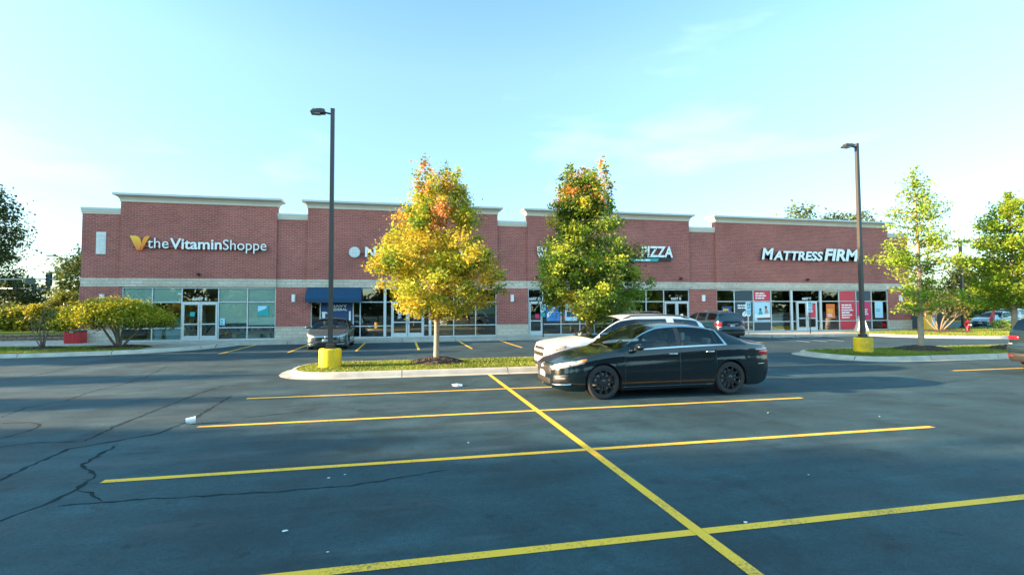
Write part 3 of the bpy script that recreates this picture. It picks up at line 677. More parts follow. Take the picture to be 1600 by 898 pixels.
mb=MB(); mb.box(25,33,YW-.1,YW-.002,5.4,5.6); mb.build('raceway',M['black'],s)
# door numbers stuck on the transom glass
for t,x in (('6607 E',-11.15),('6607 D',8.35),('6607 B',18.36),('6607 F',28.8)):
    o=text_mesh(t,'door_number',bld,x-.38,x+.38,2.40,2.58,FY0+.038,.004,[M['white']],.02); o.matrix_parent_inverse=Matrix.Translation((0,-31.65,0))
# ------------------------------------------------------------------ awning, wall lights, floodlights, posters
a=thing('awning','navy blue canvas awning over the left window behind the silver car','awning',(-3.9,YW,2.3))
mb=MB(); X0,X1=-5.43,-2.36; pr=[(0,3.13),(-.12,3.13),(-.72,2.58),(-.78,2.50),(-.78,2.27),(-.76,2.27),(-.76,2.49),(-.70,2.56),(-.12,3.10),(0,3.10)]
vs=[(x+3.9,y-.0,z-2.3) for x in (X0,X1) for y,z in pr]; n_=len(pr)
mb.add(vs,[(i,i+1,n_+i+1,n_+i) for i in range(n_-1)]+[tuple(range(n_)),tuple(range(2*n_-1,n_-1,-1))])
for x in (X0+.01,X1-.01): mb.add([(x+3.9,0,.83),(x+3.9,-.12,.82),(x+3.9,-.72,.27),(x+3.9,-.77,.19),(x+3.9,-.77,-.03),(x+3.9,0,-.03)],[(0,1,2,3,4,5)])
mb.build('canopy',M['awning'],a)
mb=MB()
for x in (X0+.05,-3.9,X1-.05): mb.tube([(x+3.9,-.02,.0),(x+3.9,-.74,.0)],.012,6); 
mb.tube([(X0+3.95,-.74,0),(X1+3.85,-.74,0)],.012,6); mb.build('awning_frame',M['galv'],a)
def walllight(x,label):
    t=thing('wall_light',label,'wall light',(x,YW+.04,2.51),group='white wall lights on the brick piers')
    mb=MB(); mb.box(-.09,.09,-.15,-.02,-.21,.21,.025); mb.build('diffuser',M['white'],t)
    mb=MB(); mb.box(-.10,.10,-.03,0,-.225,.225,.008); mb.box(-.095,.095,-.155,0,.215,.235); mb.build('backplate',M['offwhite'],t)
walllight(-15.9,'white box wall light on the end pier, partly behind the spreading yellow shrub')
walllight(-6.18,'white box wall light on the pier left of the navy awning')
walllight(6.83,'white box wall light on the brick pier between the two maples')
walllight(20.35,'white box wall light on the pier above the dark teal SUV')
walllight(37.0,'white box wall light on the end pier behind the slender light green tree')
def flood(x,z,label):
    t=thing('floodlight',label,'floodlight',(x,YW,z),group='small floodlights above the stone band')
    mb=MB(); mb.box(-.06,.06,-.06,0,-.06,.06,.01); mb.tube([(0,-.05,0),(0,-.14,.02)],.015,6); mb.build('bracket',M['black'],t)
    mb=MB(); mb.lathe([(0,-.10),(.05,-.10),(.09,.04),(.085,.06),(0,.05)],14,(0,-.2,.0),'y'); mb.build('lamp_head',M['black'],t)
flood(-11.16,3.85,'small dark floodlight above the double doors of the left shop'); flood(8.43,3.85,'small dark floodlight beside the left edge of the green maple crown')
flood(18.6,3.85,'small dark floodlight above the right-hand doors under the PIZZA sign'); flood(28.7,3.85,'small dark floodlight above the doors under the slanted MATTRESS sign')
PY=FY0+.035
def poster(x0,x1,z0,z1,m,label,y=PY,name='window_poster',cat='poster'):
    t=thing(name,label,cat,((x0+x1)/2,y,z0),group='posters in the shop windows')
    mb=MB(); mb.box(x0,x1,y-.006,y,z0,z1); o=mb.build('sheet',M[m],None); o.parent=t; o.matrix_parent_inverse=Matrix.Translation((-(x0+x1)/2,-y,-z0))
    return t
def pdec(t,mb,m,name='print'):
    o=mb.build(name,M[m],None); o.parent=t; o.matrix_parent_inverse=Matrix.Translation(-Vector(t.location)); return o
q=PY-.008
t=poster(24.42,25.72,2.34,3.04,'redposter','red poster with three lines of white writing in the upper window'); mb=MB(); bars(mb,24.55,25.65,2.44,2.95,3,q,1); pdec(t,mb,'white')
t=poster(24.42,25.72,.9,2.24,'skyprint','pale bedroom photo poster of two people sitting by a white bed')
mb=MB(); mb.prism_xz([(24.45,1.32),(24.75,1.28),(25.72,1.42),(25.72,1.15),(24.45,1.12)],q-.004,q); mb.prism_xz([(24.42,1.35),(24.62,1.42),(24.66,1.3),(24.42,1.25)],q-.006,q-.003); pdec(t,mb,'white')
mb=MB(); mb.prism_xz([(24.6,1.12),(25.72,1.15),(25.72,.98),(24.7,.96)],q-.004,q); mb.lathe([(0,0),(.10,0),(.10,.004),(0,.004)],12,(24.92,q-.005,1.72),'y'); mb.lathe([(0,0),(.10,0),(.10,.004),(0,.004)],12,(25.38,q-.005,1.88),'y'); pdec(t,mb,'brownprint')
mb=MB(); mb.prism_xz([(24.82,1.62),(25.02,1.62),(25.12,1.38),(24.76,1.36)],q-.003,q); pdec(t,mb,'tealprint')
mb=MB(); mb.prism_xz([(25.3,1.80),(25.46,1.80),(25.6,1.45),(25.28,1.42)],q-.003,q); pdec(t,mb,'skin')
poster(24.42,25.72,.24,.8,'slate','dark slate panel in the low window under the bedroom photo poster')
poster(22.92,24.26,2.34,3.04,'slate','dark slate panel in the upper window left of the red poster')
t=poster(22.92,24.26,.9,2.24,'slate','dark slate poster with white writing behind the dark teal SUV'); mb=MB(); bars(mb,23.1,24.15,1.75,2.1,2,q,9); pdec(t,mb,'white')
o=text_mesh('60','print',t,23.45,24.15,1.22,1.62,q,.004,[M['white']],.05); o.matrix_parent_inverse=Matrix.Translation(-Vector(t.location))
t=poster(21.85,22.6,1.55,1.95,'navyprint','small dark sign with yellow lettering above the dark teal SUV roof'); mb=MB(); bars(mb,21.95,22.55,1.58,1.85,1,q,4); pdec(t,mb,'yellowprint')
t=poster(30.45,31.2,1.05,2.1,'orange','orange sale poster with yellow and white writing right of the double doors'); mb=MB(); bars(mb,30.55,31.1,1.45,1.75,2,q,6); pdec(t,mb,'yellowprint'); mb=MB(); bars(mb,30.55,31.1,1.15,1.4,2,q,7); pdec(t,mb,'white')
poster(31.66,33.0,2.34,3.04,'redposter','plain red panel in the upper window')
t=poster(31.66,33.0,.9,2.24,'redposter','tall red poster with many stacked white lines of writing behind the sandwich board'); mb=MB(); bars(mb,31.8,32.9,1.0,2.1,6,q,11); pdec(t,mb,'white')
poster(31.66,33.0,.24,.8,'redposter','plain red panel in the low window behind the sandwich board')
poster(33.16,34.38,2.34,3.04,'slate','dark slate panel in the upper window behind the right light pole')
t=poster(33.16,34.38,.9,2.24,'magenta','magenta poster with white writing behind the right light pole'); mb=MB(); bars(mb,33.35,34.3,1.25,1.75,3,q,12); pdec(t,mb,'white')
poster(33.16,34.38,.24,.8,'slate','dark slate panel in the low window behind the right light pole')
t=poster(34.78,35.5,1.05,2.28,'skyprint','pale blue poster with small writing in the last window'); mb=MB(); bars(mb,34.88,35.4,1.5,1.75,2,q,13); pdec(t,mb,'tealprint')
t=poster(28.92,29.45,1.12,2.1,'redposter','red figure poster inside the right-hand door behind the parking sign',y=FY0-.03); mb=MB(); bars(mb,28.95,29.42,1.5,1.62,1,FY0-.038,14); pdec(t,mb,'white')
t=poster(9.12,10.02,1.05,2.1,'blueprint','blue poster with a sweeping white figure beside the single door')
mb=MB(); mb.prism_xz([(9.15,1.25),(9.3,1.35),(9.95,2.05),(9.85,2.07),(9.5,1.85),(9.15,1.5)],q-.004,q); mb.prism_xz([(9.14,1.8),(9.5,2.06),(9.14,2.07)],q-.004,q); pdec(t,mb,'white')
t=poster(10.38,11.2,1.05,2.15,'skyprint','pale poster with a dark crowd picture left of the green maple trunk')
mb=MB(); 
for k in range(5): mb.prism_xz([(10.48+k*.13,1.3),(10.62+k*.13,1.3),(10.6+k*.13,1.65+.06*(k%2)),(10.5+k*.13,1.65+.06*(k%2))],q-.004-.0004*k,q)
pdec(t,mb,'navyprint'); mb=MB(); mb.prism_xz([(10.55,1.62),(11.05,1.62),(10.95,1.85),(10.7,1.9)],q-.008,q-.006); pdec(t,mb,'skin')
t=poster(8.36,8.62,1.22,1.5,'magenta','small pink sticker on the glass of the single door',y=FY0-.005)
t=poster(-8.15,-7.55,1.5,2.1,'tealprint','teal and white square picture on the blind of the left shop'); mb=MB(); mb.prism_xz([(-8.12,1.75),(-7.75,1.9),(-7.6,2.07),(-8.12,2.07)],q-.004,q); pdec(t,mb,'skyprint')
t=poster(-10.1,-9.85,1.0,1.38,'skyprint','small pale notice low in the window right of the left double doors'); mb=MB(); bars(mb,-10.07,-9.88,1.03,1.33,4,q,16); pdec(t,mb,'tealprint')
t=poster(-11.62,-11.38,1.5,1.75,'tealprint','small teal notice on the left leaf of the left double doors',y=FY0-.005)
t=poster(-4.66,-2.9,.9,2.24,'navyprint','dark blue poster with white writing under the navy awning')
for s_,z in (('NAVY',1.98),('FEDERAL',1.78)):
    o=text_mesh(s_,'print',t,-4.15,-3.2,z,z+.15,q,.004,[M['white']],.03); o.matrix_parent_inverse=Matrix.Translation(-Vector(t.location))
mb=MB(); mb.prism_xz([(-4.6,1.2),(-4.45,1.2),(-4.45,1.62),(-4.3,1.62),(-4.4,1.72),(-4.65,1.72),(-4.62,1.6)],q-.004,q); mb.box(-3.1,-3.0,q-.004,q,1.2,1.75); pdec(t,mb,'white')
for x in (-.14,.8):
    t=poster(x-.13,x+.13,1.25,1.75,'slate',('round white door emblem on the left door behind the yellow maple' if x<0 else 'round white door emblem on the right door behind the yellow maple'),y=FY0-.005)
    mb=MB(); mb.lathe([(.06,0),(.125,0),(.125,.004),(.06,.004)],20,(x,FY0-.015,1.62),'y'); bars(mb,x-.12,x+.12,1.28,1.45,3,FY0-.012,3); pdec(t,mb,'white')
# ------------------------------------------------------------------ vehicles
def pchip(pts):
    xs=[p[0] for p in pts]; ys=[p[1] for p in pts]; n=len(xs)
    h=[xs[i+1]-xs[i] for i in range(n-1)]; d=[(ys[i+1]-ys[i])/h[i] for i in range(n-1)]
    m=[0]*n; m[0]=d[0]; m[-1]=d[-1]
    for i in range(1,n-1):
        if d[i-1]*d[i]<=0: m[i]=0
        else:
            w1=2*h[i]+h[i-1]; w2=h[i]+2*h[i-1]; m[i]=(w1+w2)/(w1/d[i-1]+w2/d[i])
    def f(x):
        if x<=xs[0]: return ys[0]
        if x>=xs[-1]: return ys[-1]
        lo,hi=0,n-1
        while hi-lo>1:
            k=(lo+hi)//2
            if xs[k]<=x: lo=k
            else: hi=k
        t=(x-xs[lo])/h[lo]
        return (2*t**3-3*t**2+1)*ys[lo]+(t**3-2*t*t+t)*h[lo]*m[lo]+(-2*t**3+3*t*t)*ys[lo+1]+(t**3-t*t)*h[lo]*m[lo+1]
    return f
SEDAN=dict(L=4.89,xf=.98,xr=3.756,r=.335,ra=.372,sill=.155,
 W=[(0,0),(.008,.30),(.03,.48),(.08,.62),(.18,.745),(.34,.835),(.6,.895),(.98,.922),(2.2,.925),(3.75,.922),(4.25,.89),(4.55,.845),(4.74,.76),(4.83,.63),(4.875,.42),(4.89,0)],
 zs=[(0,.66),(.2,.705),(.5,.785),(.98,.88),(1.45,.925),(2.4,.965),(3.5,1.00),(4.1,1.015),(4.6,.99),(4.89,.93)],
 zu=[(0,.675),(.2,.72),(.5,.795),(.98,.897),(1.28,.94),(1.6,1.11),(1.95,1.285),(2.25,1.375),(2.75,1.405),(3.2,1.375),(3.7,1.265),(4.05,1.135),(4.3,1.035),(4.6,1.005),(4.89,.945)],
 yu=[(0,0),(.008,.26),(.03,.43),(.08,.56),(.18,.68),(.34,.77),(.6,.83),(.98,.85),(1.28,.835),(1.6,.765),(1.95,.68),(2.3,.625),(2.8,.61),(3.3,.615),(3.8,.66),(4.2,.735),(4.5,.75),(4.74,.69),(4.83,.57),(4.875,.38),(4.89,0)],
 zc=[(0,.68),(.2,.755),(.5,.835),(.98,.925),(1.18,.955),(1.3,.985),(1.6,1.16),(1.95,1.345),(2.15,1.415),(2.6,1.455),(3.0,1.445),(3.35,1.385),(3.8,1.215),(4.15,1.085),(4.35,1.055),(4.6,1.055),(4.78,1.045),(4.86,1.0),(4.89,.95)],
 zb=[(0,.22),(.3,.17),(4.4,.18),(4.7,.27),(4.89,.38)],
 bow=[(.9,0),(1.25,.16),(1.7,.14),(2.3,.03),(2.8,0),(3.3,-.03),(3.8,-.12),(4.2,-.05),(4.4,0)],
 sh=[(1.2,0),(1.5,0),(2.5,.04),(3.4,-.03),(3.75,-.13),(4.2,0)],
 nose=[(.2,.05),(.32,.0),(.55,.0),(.68,.05),(.78,.12)],tail=[(.3,.06),(.5,.0),(.72,.0),(.95,.05),(1.06,.03)],
 hood=(.16,1.16),ws=(1.30,2.16),rw=(3.38,4.12),decklid=(4.16,4.80),
 side=[(1.52,2.56,'w'),(2.66,3.46,'w'),(3.50,3.64,'w')],doors=[(1.42,2.60),(2.612,3.42)],trim='chrome')
SUV=dict(L=4.77,xf=.94,xr=3.80,r=.36,ra=.415,sill=.25,
 W=[(0,0),(.008,.34),(.03,.52),(.08,.65),(.18,.77),(.34,.85),(.6,.895),(.94,.918),(2.2,.92),(3.8,.92),(4.25,.90),(4.5,.865),(4.65,.80),(4.72,.70),(4.755,.48),(4.77,0)],
 zs=[(0,.90),(.2,.93),(.5,.965),(.94,1.005),(1.4,1.03),(2.4,1.055),(3.5,1.10),(4.2,1.14),(4.55,1.15),(4.77,1.10)],
 zu=[(0,.915),(.2,.95),(.5,.99),(.94,1.035),(1.2,1.06),(1.5,1.245),(1.8,1.43),(2.1,1.55),(2.6,1.60),(3.4,1.60),(3.9,1.575),(4.2,1.54),(4.42,1.46),(4.56,1.27),(4.62,1.175),(4.77,1.115)],
 yu=[(0,0),(.008,.30),(.03,.47),(.08,.60),(.18,.71),(.34,.79),(.6,.83),(.94,.85),(1.2,.84),(1.5,.78),(1.8,.71),(2.2,.655),(2.8,.645),(3.5,.645),(4.0,.64),(4.3,.63),(4.45,.66),(4.56,.70),(4.65,.70),(4.72,.62),(4.755,.43),(4.77,0)],
 zc=[(0,.92),(.2,.985),(.5,1.035),(.94,1.09),(1.1,1.115),(1.25,1.16),(1.5,1.33),(1.8,1.52),(2.05,1.635),(2.5,1.685),(3.2,1.69),(3.9,1.665),(4.25,1.62),(4.38,1.58),(4.52,1.37),(4.62,1.19),(4.7,1.13),(4.77,1.105)],
 zb=[(0,.30),(.3,.26),(4.3,.27),(4.6,.29),(4.77,.31)],
 bow=[(.85,0),(1.15,.15),(1.6,.13),(2.2,.02),(2.8,0),(3.9,0),(4.3,-.05),(4.55,-.06),(4.66,0)],
 sh=[(1.2,0),(1.5,0),(2.4,.03),(3.3,-.02),(3.8,-.05),(4.2,-.12),(4.45,-.02),(4.6,0)],
 nose=[(.25,.06),(.42,.0),(.7,.01),(.9,.05),(1.02,.12)],tail=[(.35,.04),(.52,.0),(.72,.0),(.80,.04),(1.1,.05),(1.2,.0)],
 hood=(.14,1.06),ws=(1.22,2.06),rw=(4.38,4.60),decklid=None,
 side=[(1.42,2.44,'w'),(2.54,3.40,'w'),(3.62,4.36,'d')],doors=[(1.34,2.48),(2.492,3.36)],trim='black')
PROF=pchip([(-.2,.88),(0,.945),(.25,.985),(.5,1.0),(.66,1.0),(.72,.985),(.86,.985),(1.0,.955)])
NS,NG,NR=16,7,10
def make_car(label,cat,spec,paint,loc,rz,sx=1.0,rim='blackrim',rimn=10,cladding=False,seatm='seat',rails=False,name='parked_car',group='cars in the parking lot',rear_tint=None,face='sedan',emblem=False):
    root=thing(name,label,cat,loc,rz,group)
    sp=spec; L=sp['L']; F={k:pchip(sp[k]) for k in('W','zs','zu','yu','zc','zb','bow','sh')}; nf=pchip(sp['nose']); tf=pchip(sp['tail'])
    PM=M[paint]; off=-L/2
    def warp(x,y,z):
        if x<.7: x+=nf(z)*max(0,1-x/.7)**1.5
        if x>L-.7: x-=tf(z)*max(0,1-(L-x)/.7)**1.5
        return ((x+off)*sx,y,z)
    def zbot(x):
        z=F['zb'](x)
        for xw in(sp['xf'],sp['xr']):
            d=abs(x-xw)
            if d<sp['ra']: z=max(z,sp['r']+math.sqrt(sp['ra']**2-d*d))
        return z
    # stations
    st=set([0,.003,.008,.018,.03,.05,.08,.12,.18,.26,.34,.42,.5]); st|={L-s for s in (0,.004,.015,.03,.06,.1,.15,.22,.3)}
    for xw in(sp['xf'],sp['xr']):
        for k in range(-9,10): st.add(xw+sp['ra']*math.sin(k/9*PI/2)*.9995)
        st|={xw-sp['ra']-.002,xw+sp['ra']+.002}
    x=.5
    while x<L-.3: st.add(round(x,3)); x+=.085
    keys=[]
    for a,b,_ in sp['side']: keys+=[a,b]
    for a,b in sp['doors']: keys+=[a,a+.009,b,b+.009]
    keys.append(sp['side'][-1][1]+.055)
    for k in ('hood','ws','rw'): keys+=list(sp[k])
    if sp['decklid']: keys+=list(sp['decklid'])
    st=sorted(s for s in st if all(abs(s-k)>.02 for k in keys)); st=sorted(set(st)|set(keys))
    st=[st[0]]+[b for a,b in zip(st,st[1:]) if b-a>.0015]
    gv=[.07,.25,.45,.65,.82,.93,1.0]
    def col(x):
        pts=[]; zb=zbot(x); zs=F['zs'](x); Wx=F['W'](x); zr=sp['sill']
        for i in range(NS+1):
            t=i/NS; z=zb+(zs-zb)*t; zn=(z-zr)/(zs-zr); pts.append(warp(x,Wx*PROF(zn),z))
        y0=Wx*PROF(1.0)
        s=F['sh'](x)
        for v in gv:
            xx=min(max(x+s*v,0),L); zs2=F['zs'](xx); zu=F['zu'](xx); yu=F['yu'](xx); yy0=F['W'](xx)*PROF(1.0); c=min(1,max(0,(zu-zs2)/.35))
            pts.append(warp(xx,yy0+(yu-yy0)*v+.022*c*math.sin(PI*v),zs2+(zu-zs2)*v))
        b=F['bow'](x)
        for k in range(1,NR+1):
            w_=k/NR; xx=min(max(x+s*(1-w_)**2-b*(1-(1-w_)**2),0),L); zu=F['zu'](xx); zc=F['zc'](xx); yu=F['yu'](xx)
            pts.append(warp(xx,yu*(1-w_),zu+(zc-zu)*(1-(1-w_)**2.2)))
        return pts
    G=[col(x) for x in st]; nr=len(G[0]); ns=len(st)
    bins={}
    def put(key,i,j):
        for sgn in(1,-1):
            bins.setdefault((key,sgn),[]).append([(p[0],p[1]*sgn,p[2]) for p in (G[i][j],G[i+1][j],G[i+1][j+1],G[i][j+1])][::sgn])
    for i in range(ns-1):
        xm=(st[i]+st[i+1])/2
        for j in range(nr-1):
            key='body'
            if 1<=j<NS:
                for d,(a,b) in enumerate(sp['doors']):
                    if a+.009<xm<b: key='door%d'%d
                    elif a<xm<a+.009: key='gap%d0'%d
                    elif b<xm<b+.009: key='gap%d1'%d
            if NS<=j<NS+NG:
                jj=j-NS
                for w,(a,b,t) in enumerate(sp['side']):
                    if a<xm<b and 1<=jj<=NG-2: key='win%d'%w
                lo,hi=sp['side'][0][0],sp['side'][-1][1]
                if key=='body' and lo<xm<hi and jj==0: key='belt'
                if key=='body' and sp['trim']=='chrome' and lo<xm<hi and jj==NG-1: key='belt'
                if key=='body' and sp['trim']=='chrome' and hi<xm<hi+.055 and 0<=jj<=NG-1: key='belt'
                if key=='body' and sp['side'][0][1]<xm<sp['side'][1][0] and 1<=jj<=NG-2: key='pillar'
            if j>=NS+NG:
                w_=j-NS-NG
                if sp['ws'][0]<xm<sp['ws'][1] and w_>=0: key='ws'
                elif sp['rw'][0]<xm<sp['rw'][1] and w_>=0: key='rw'
                elif sp['hood'][0]<xm<sp['hood'][1] and w_>=1: key='hood'
                elif sp['decklid'] and sp['decklid'][0]<xm<sp['decklid'][1] and w_>=1: key='deck'
            put(key,i,j)
    def emit(keys,nm,m,parent=root,both=True,smooth=True):
        objs=[]
        fs=[]
        for k in keys:
            for sgn in(1,-1): fs+=bins.get((k,sgn),[])
        if not fs: return None
        return weld(fs,nm,m,parent)
    def weld(fs,nm,m,parent):
        idx={}; mb=MB()
        for f in fs:
            ids=[]
            for p in f:
                kk=(round(p[0],5),round(p[1],5),round(p[2],5))
                if kk not in idx: idx[kk]=len(mb.v); mb.v.append(p)
                if idx[kk] not in ids: ids.append(idx[kk])
            if len(ids)>2: mb.f.append(tuple(ids)); mb.m.append(0)
        return mb.build(nm,m,parent,autosmooth=rad(38))
    # underside: lips and floor
    fl=[]
    for i in range(ns-1):
        a,b=G[i][0],G[i+1][0]
        def inn(p): return (p[0],p[1]*.72,p[2])
        for sgn in(1,-1):
            q=[a,b,inn(b),inn(a)]; fl.append([(p[0],p[1]*sgn,p[2]) for p in q])
        fl.append([inn(a),inn(b),(b[0],-b[1]*.72,b[2]),(a[0],-a[1]*.72,a[2])])
    emit(['body'],'body',PM); weld(fl,'underbody',M['black'],root)
    emit(['hood'],'bonnet',PM); emit(['deck'],'boot_lid',PM)
    for k in sorted(bins):
        if k[0].startswith('gap'): weld(bins[k],'shut_line',M['black'],root)
        elif k[0]=='pillar': weld(bins[k],'pillar_trim',M['black'],root)
        elif k[0]=='belt': weld(bins[k],'window_trim',M[sp['trim']],root)
    emit(['ws'],'windscreen',M['carglass']); emit(['rw'],'rear_window',M['darkglass'] if rear_tint else M['carglass'])
    for k,v in bins.items():
        if k[0].startswith('win'):
            t=sp['side'][int(k[0][3:])][2]; weld(v,'side_window',M['darkglass'] if (t=='d' or (rear_tint and k[0]!='win0')) else M['carglass'],root)
    def side_pt(x,z,o=.0):
        zs=F['zs'](x); zn=(z-sp['sill'])/(zs-sp['sill']); return warp(x,F['W'](x)*PROF(min(zn,1.0))+o,z)
    for k,v in sorted(bins.items()):
        if k[0].startswith('door'):
            d=weld(v,'door',PM,root); a,b=sp['doors'][int(k[0][4:])]
            zh=F['zs'](b)-.115; mb=MB()
            p=side_pt(b-.24,zh,.032); p2=side_pt(b-.05,zh,.032); p3=side_pt(b-.24,zh,.0); p4=side_pt(b-.05,zh,.0)
            s_=k[1]; mb.tube([(q_[0],q_[1]*s_,q_[2]) for q_ in (p3,(p[0]+.02,p[1],p[2]),(p2[0]-.02,p2[1],p2[2]),p4)],[.012,.016,.016,.012],8)
            mb.build('door_handle',M['chrome'] if sp['trim']=='chrome' else PM,d,smooth=True)
    # plan-curve patches wrapping round the ends
    def plan(rear=False):
        N=260; pts=[]; 
        for i in range(N+1):
            u=(i/N)**2*1.5; x=u if not rear else L-u; pts.append((x,F['W'](x)))
        s=[0]
        for a,b in zip(pts,pts[1:]): s.append(s[-1]+math.dist(a,b))
        def f(q):
            q=abs(q); k=0
            lo,hi=0,N
            while hi-lo>1:
                md=(lo+hi)//2
                if s[md]<=q: lo=md
                else: hi=md
            t=(q-s[lo])/max(1e-9,s[hi]-s[lo]); a,b=pts[lo],pts[hi]
            tx,ty=b[0]-a[0],b[1]-a[1]; ll=math.hypot(tx,ty) or 1
            nx,ny=(-ty/ll,tx/ll) if not rear else (-ty/ll,tx/ll)
            if rear: nx,ny=(abs(ty)/ll,abs(tx)/ll)
            else: nx,ny=(-abs(ty)/ll,abs(tx)/ll)
            return a[0]+(b[0]-a[0])*t,a[1]+(b[1]-a[1])*t,nx,ny
        return f
    PF,PR=plan(),plan(True)
    def patch(nm,m,s0,s1,zlo,zhi,rear=False,o=.006,n=14,k=5,sides=(1,-1),mid=False,parent=root):
        pf=PR if rear else PF; zl=zlo if callable(zlo) else (lambda s:zlo); zh=zhi if callable(zhi) else (lambda s:zhi)
        outs=[]
        for sg in ((1,) if mid else sides):
            mb=MB(); vs=[]
            ss=[s0+(s1-s0)*i/n for i in range(n+1)]
            for s in ss:
                x,y,nx,ny=pf(s); sy=(1 if s>=0 else -1) if mid else sg
                for j in range(k+1):
                    z=zl(s)+(zh(s)-zl(s))*j/k; zs=F['zs'](x); pr=PROF(min(max((z-sp['sill'])/(zs-sp['sill']),-.2),1.0))
                    edge=.0 if (j in(0,k) or s in(ss[0],ss[-1])) else 1
                    oo=o*edge-.004*(1-edge)
                    p=warp(x,y*pr,z); vs.append((p[0]+nx*oo,(p[1]+ny*oo)*sy,p[2]))
            mb.add(vs,[(i*(k+1)+j,(i+1)*(k+1)+j,(i+1)*(k+1)+j+1,i*(k+1)+j+1) for i in range(n) for j in range(k)])
            outs.append(mb.build(nm,m,parent,smooth=True))
        return outs
    lin=lambda a,b,za,zb_:(lambda s:za+(zb_-za)*(abs(s)-a)/(b-a))
    if face=='sedan':
        patch('grille',M['black'],-.50,.50,.46,.665,mid=True,n=20,o=.01)
        patch('grille_bar',M['chrome'],-.56,.56,.60,.662,mid=True,n=24,o=.03)
        mb=MB(); mb.lathe([(0,0),(.05,.0),(.06,.012),(0,.02)],16,((.05+off)*sx-.03,0,.63)); patch('badge',M['silvermetal'],-.055,.055,.57,.67,mid=True,n=4,o=.04)
        for h in patch('headlight',M['lens'],.50,1.26,lin(.5,1.26,.55,.70),lin(.5,1.26,.668,.795),o=.012,n=18,k=4): pass
        patch('indicator',M['amber'],1.16,1.30,lin(1.16,1.30,.70,.745),lin(1.16,1.30,.782,.797),o=.016,n=5,k=3)
        patch('lamp_projector',M['silvermetal'],.64,.76,.60,.665,o=.018,n=4,k=3); patch('lamp_projector',M['silvermetal'],.86,.97,.64,.71,o=.018,n=4,k=3)
        patch('lower_grille',M['black'],-.46,.46,.26,.40,mid=True,n=20,o=.008)
        patch('fog_lamp_recess',M['black'],.56,.92,lin(.56,.92,.33,.36),lin(.56,.92,.47,.50),o=.01,n=10)
        patch('fog_lamp',M['lens'],.62,.88,.395,.44,o=.02,n=8,k=3); patch('bumper_trim',M['chrome'],.50,.98,lin(.5,.98,.265,.285),lin(.5,.98,.30,.325),o=.022,n=10,k=3)
        patch('number_plate',M['plate'],-.17,.17,.39,.53,mid=True,n=4,o=.035)
        patch('tail_lamp',M['redlens'],.50,1.10,lin(.5,1.1,.76,.80),lin(.5,1.1,.90,.885),rear=True,o=.012,n=16); patch('tail_lamp_chrome',M['chrome'],.5,1.18,lin(.5,1.18,.895,.885),lin(.5,1.18,.93,.915),rear=True,o=.016,n=14,k=3)
        patch('number_plate',M['plate'],-.16,.16,.74,.86,rear=True,mid=True,n=4,o=.02)
        patch('rear_reflector',M['redlens'],.62,.82,.42,.46,rear=True,n=6)
        patch('rear_bumper_crease',M['chrome'],.95,1.15,.60,.615,rear=True,n=6,k=2)
    else:
        patch('grille',M['black'],-.46,.46,.60,.72,mid=True,n=20,o=.008); patch('grille',M['black'],-.46,.46,.77,.86,mid=True,n=20,o=.008)
        patch('grille_bar',PM if face=='suv' else M['chrome'],-.48,.48,.715,.775,mid=True,n=20,o=.022)
        if face!='suv': patch('badge',M['chrome'],-.10,.10,.70,.80,mid=True,n=4,o=.035)
        else: patch('badge',M['yellowprint'],-.11,.11,.725,.765,mid=True,n=4,o=.03)
        patch('headlight',M['lens'],.54,1.16,lin(.54,1.16,.70,.80),lin(.54,1.16,.855,.915),o=.012,n=18,k=4); patch('indicator',M['amber'],1.02,1.17,lin(1.02,1.17,.86,.885),lin(1.02,1.17,.905,.918),o=.018,n=5,k=3)
        patch('lower_grille',M['black'],-.60,.60,.32,.46,mid=True,n=20,o=.008); patch('fog_lamp_recess',M['black'],.66,.90,.42,.54,o=.01,n=8); patch('fog_lamp',M['lens'],.72,.84,.45,.51,o=.02,n=5,k=3)
        patch('number_plate',M['plate'],-.17,.17,.48,.60,mid=True,n=4,o=.035)
        patch('tail_lamp',M['redlens'],*((.64,1.10,lin(.64,1.1,.82,.86),lin(.64,1.1,1.04,1.06)) if face=='suv' else (.50,1.12,lin(.5,1.12,.93,.91),lin(.5,1.12,1.02,1.03))),rear=True,o=.02,n=14); patch('reversing_lamp',M['lens'],.66,.84,.78,.82,rear=True,o=.012,n=6,k=3)
        patch('number_plate',M['plate'],-.16,.16,.80,.92,rear=True,mid=True,n=4,o=.012); patch('tailgate_trim',M['chrome'],-.34,.34,.945,.975,rear=True,mid=True,n=10,k=3,o=.016)
        patch('rear_bumper',PM,-1.0,1.0,.55,.74,rear=True,mid=True,n=30,k=5,o=.03); patch('bumper_lower',M['black'],-1.0,1.0,.315,.545,rear=True,mid=True,n=30,o=.025); patch('rear_reflector',M['redlens'],.62,.86,.44,.49,rear=True,n=6,o=.035)
    # sill strip
    for sg in(1,-1):
        mb=MB(); a,b=sp['xf']+sp['ra']+.03,sp['xr']-sp['ra']-.03
        mb.tube([(lambda p:(p[0],p[1]*sg,p[2]))(side_pt(a+(b-a)*i/10,sp['sill']+.075,.0)) for i in range(11)],.016,6); mb.build('sill_trim',PM if sp['trim']=='chrome' else M['black'],root,smooth=True)
    if cladding:
        for sg in(1,-1):
            for xw in(sp['xf'],sp['xr']):
                mb=MB(); P=[]
                for k in range(15):
                    an=-.15+(PI+.3)*k/14; xx=xw-math.cos(an)*(sp['ra']+.02); zz=sp['r']+math.sin(an)*(sp['ra']+.02); q_=side_pt(xx,max(zz,.3),.004); P.append((q_[0],q_[1]*sg,q_[2]))
                mb.tube(P,.028,6); mb.build('arch_cladding',M['black'],root,smooth=True)
    # wheels
    half=F['W'](sp['xf'])-.035
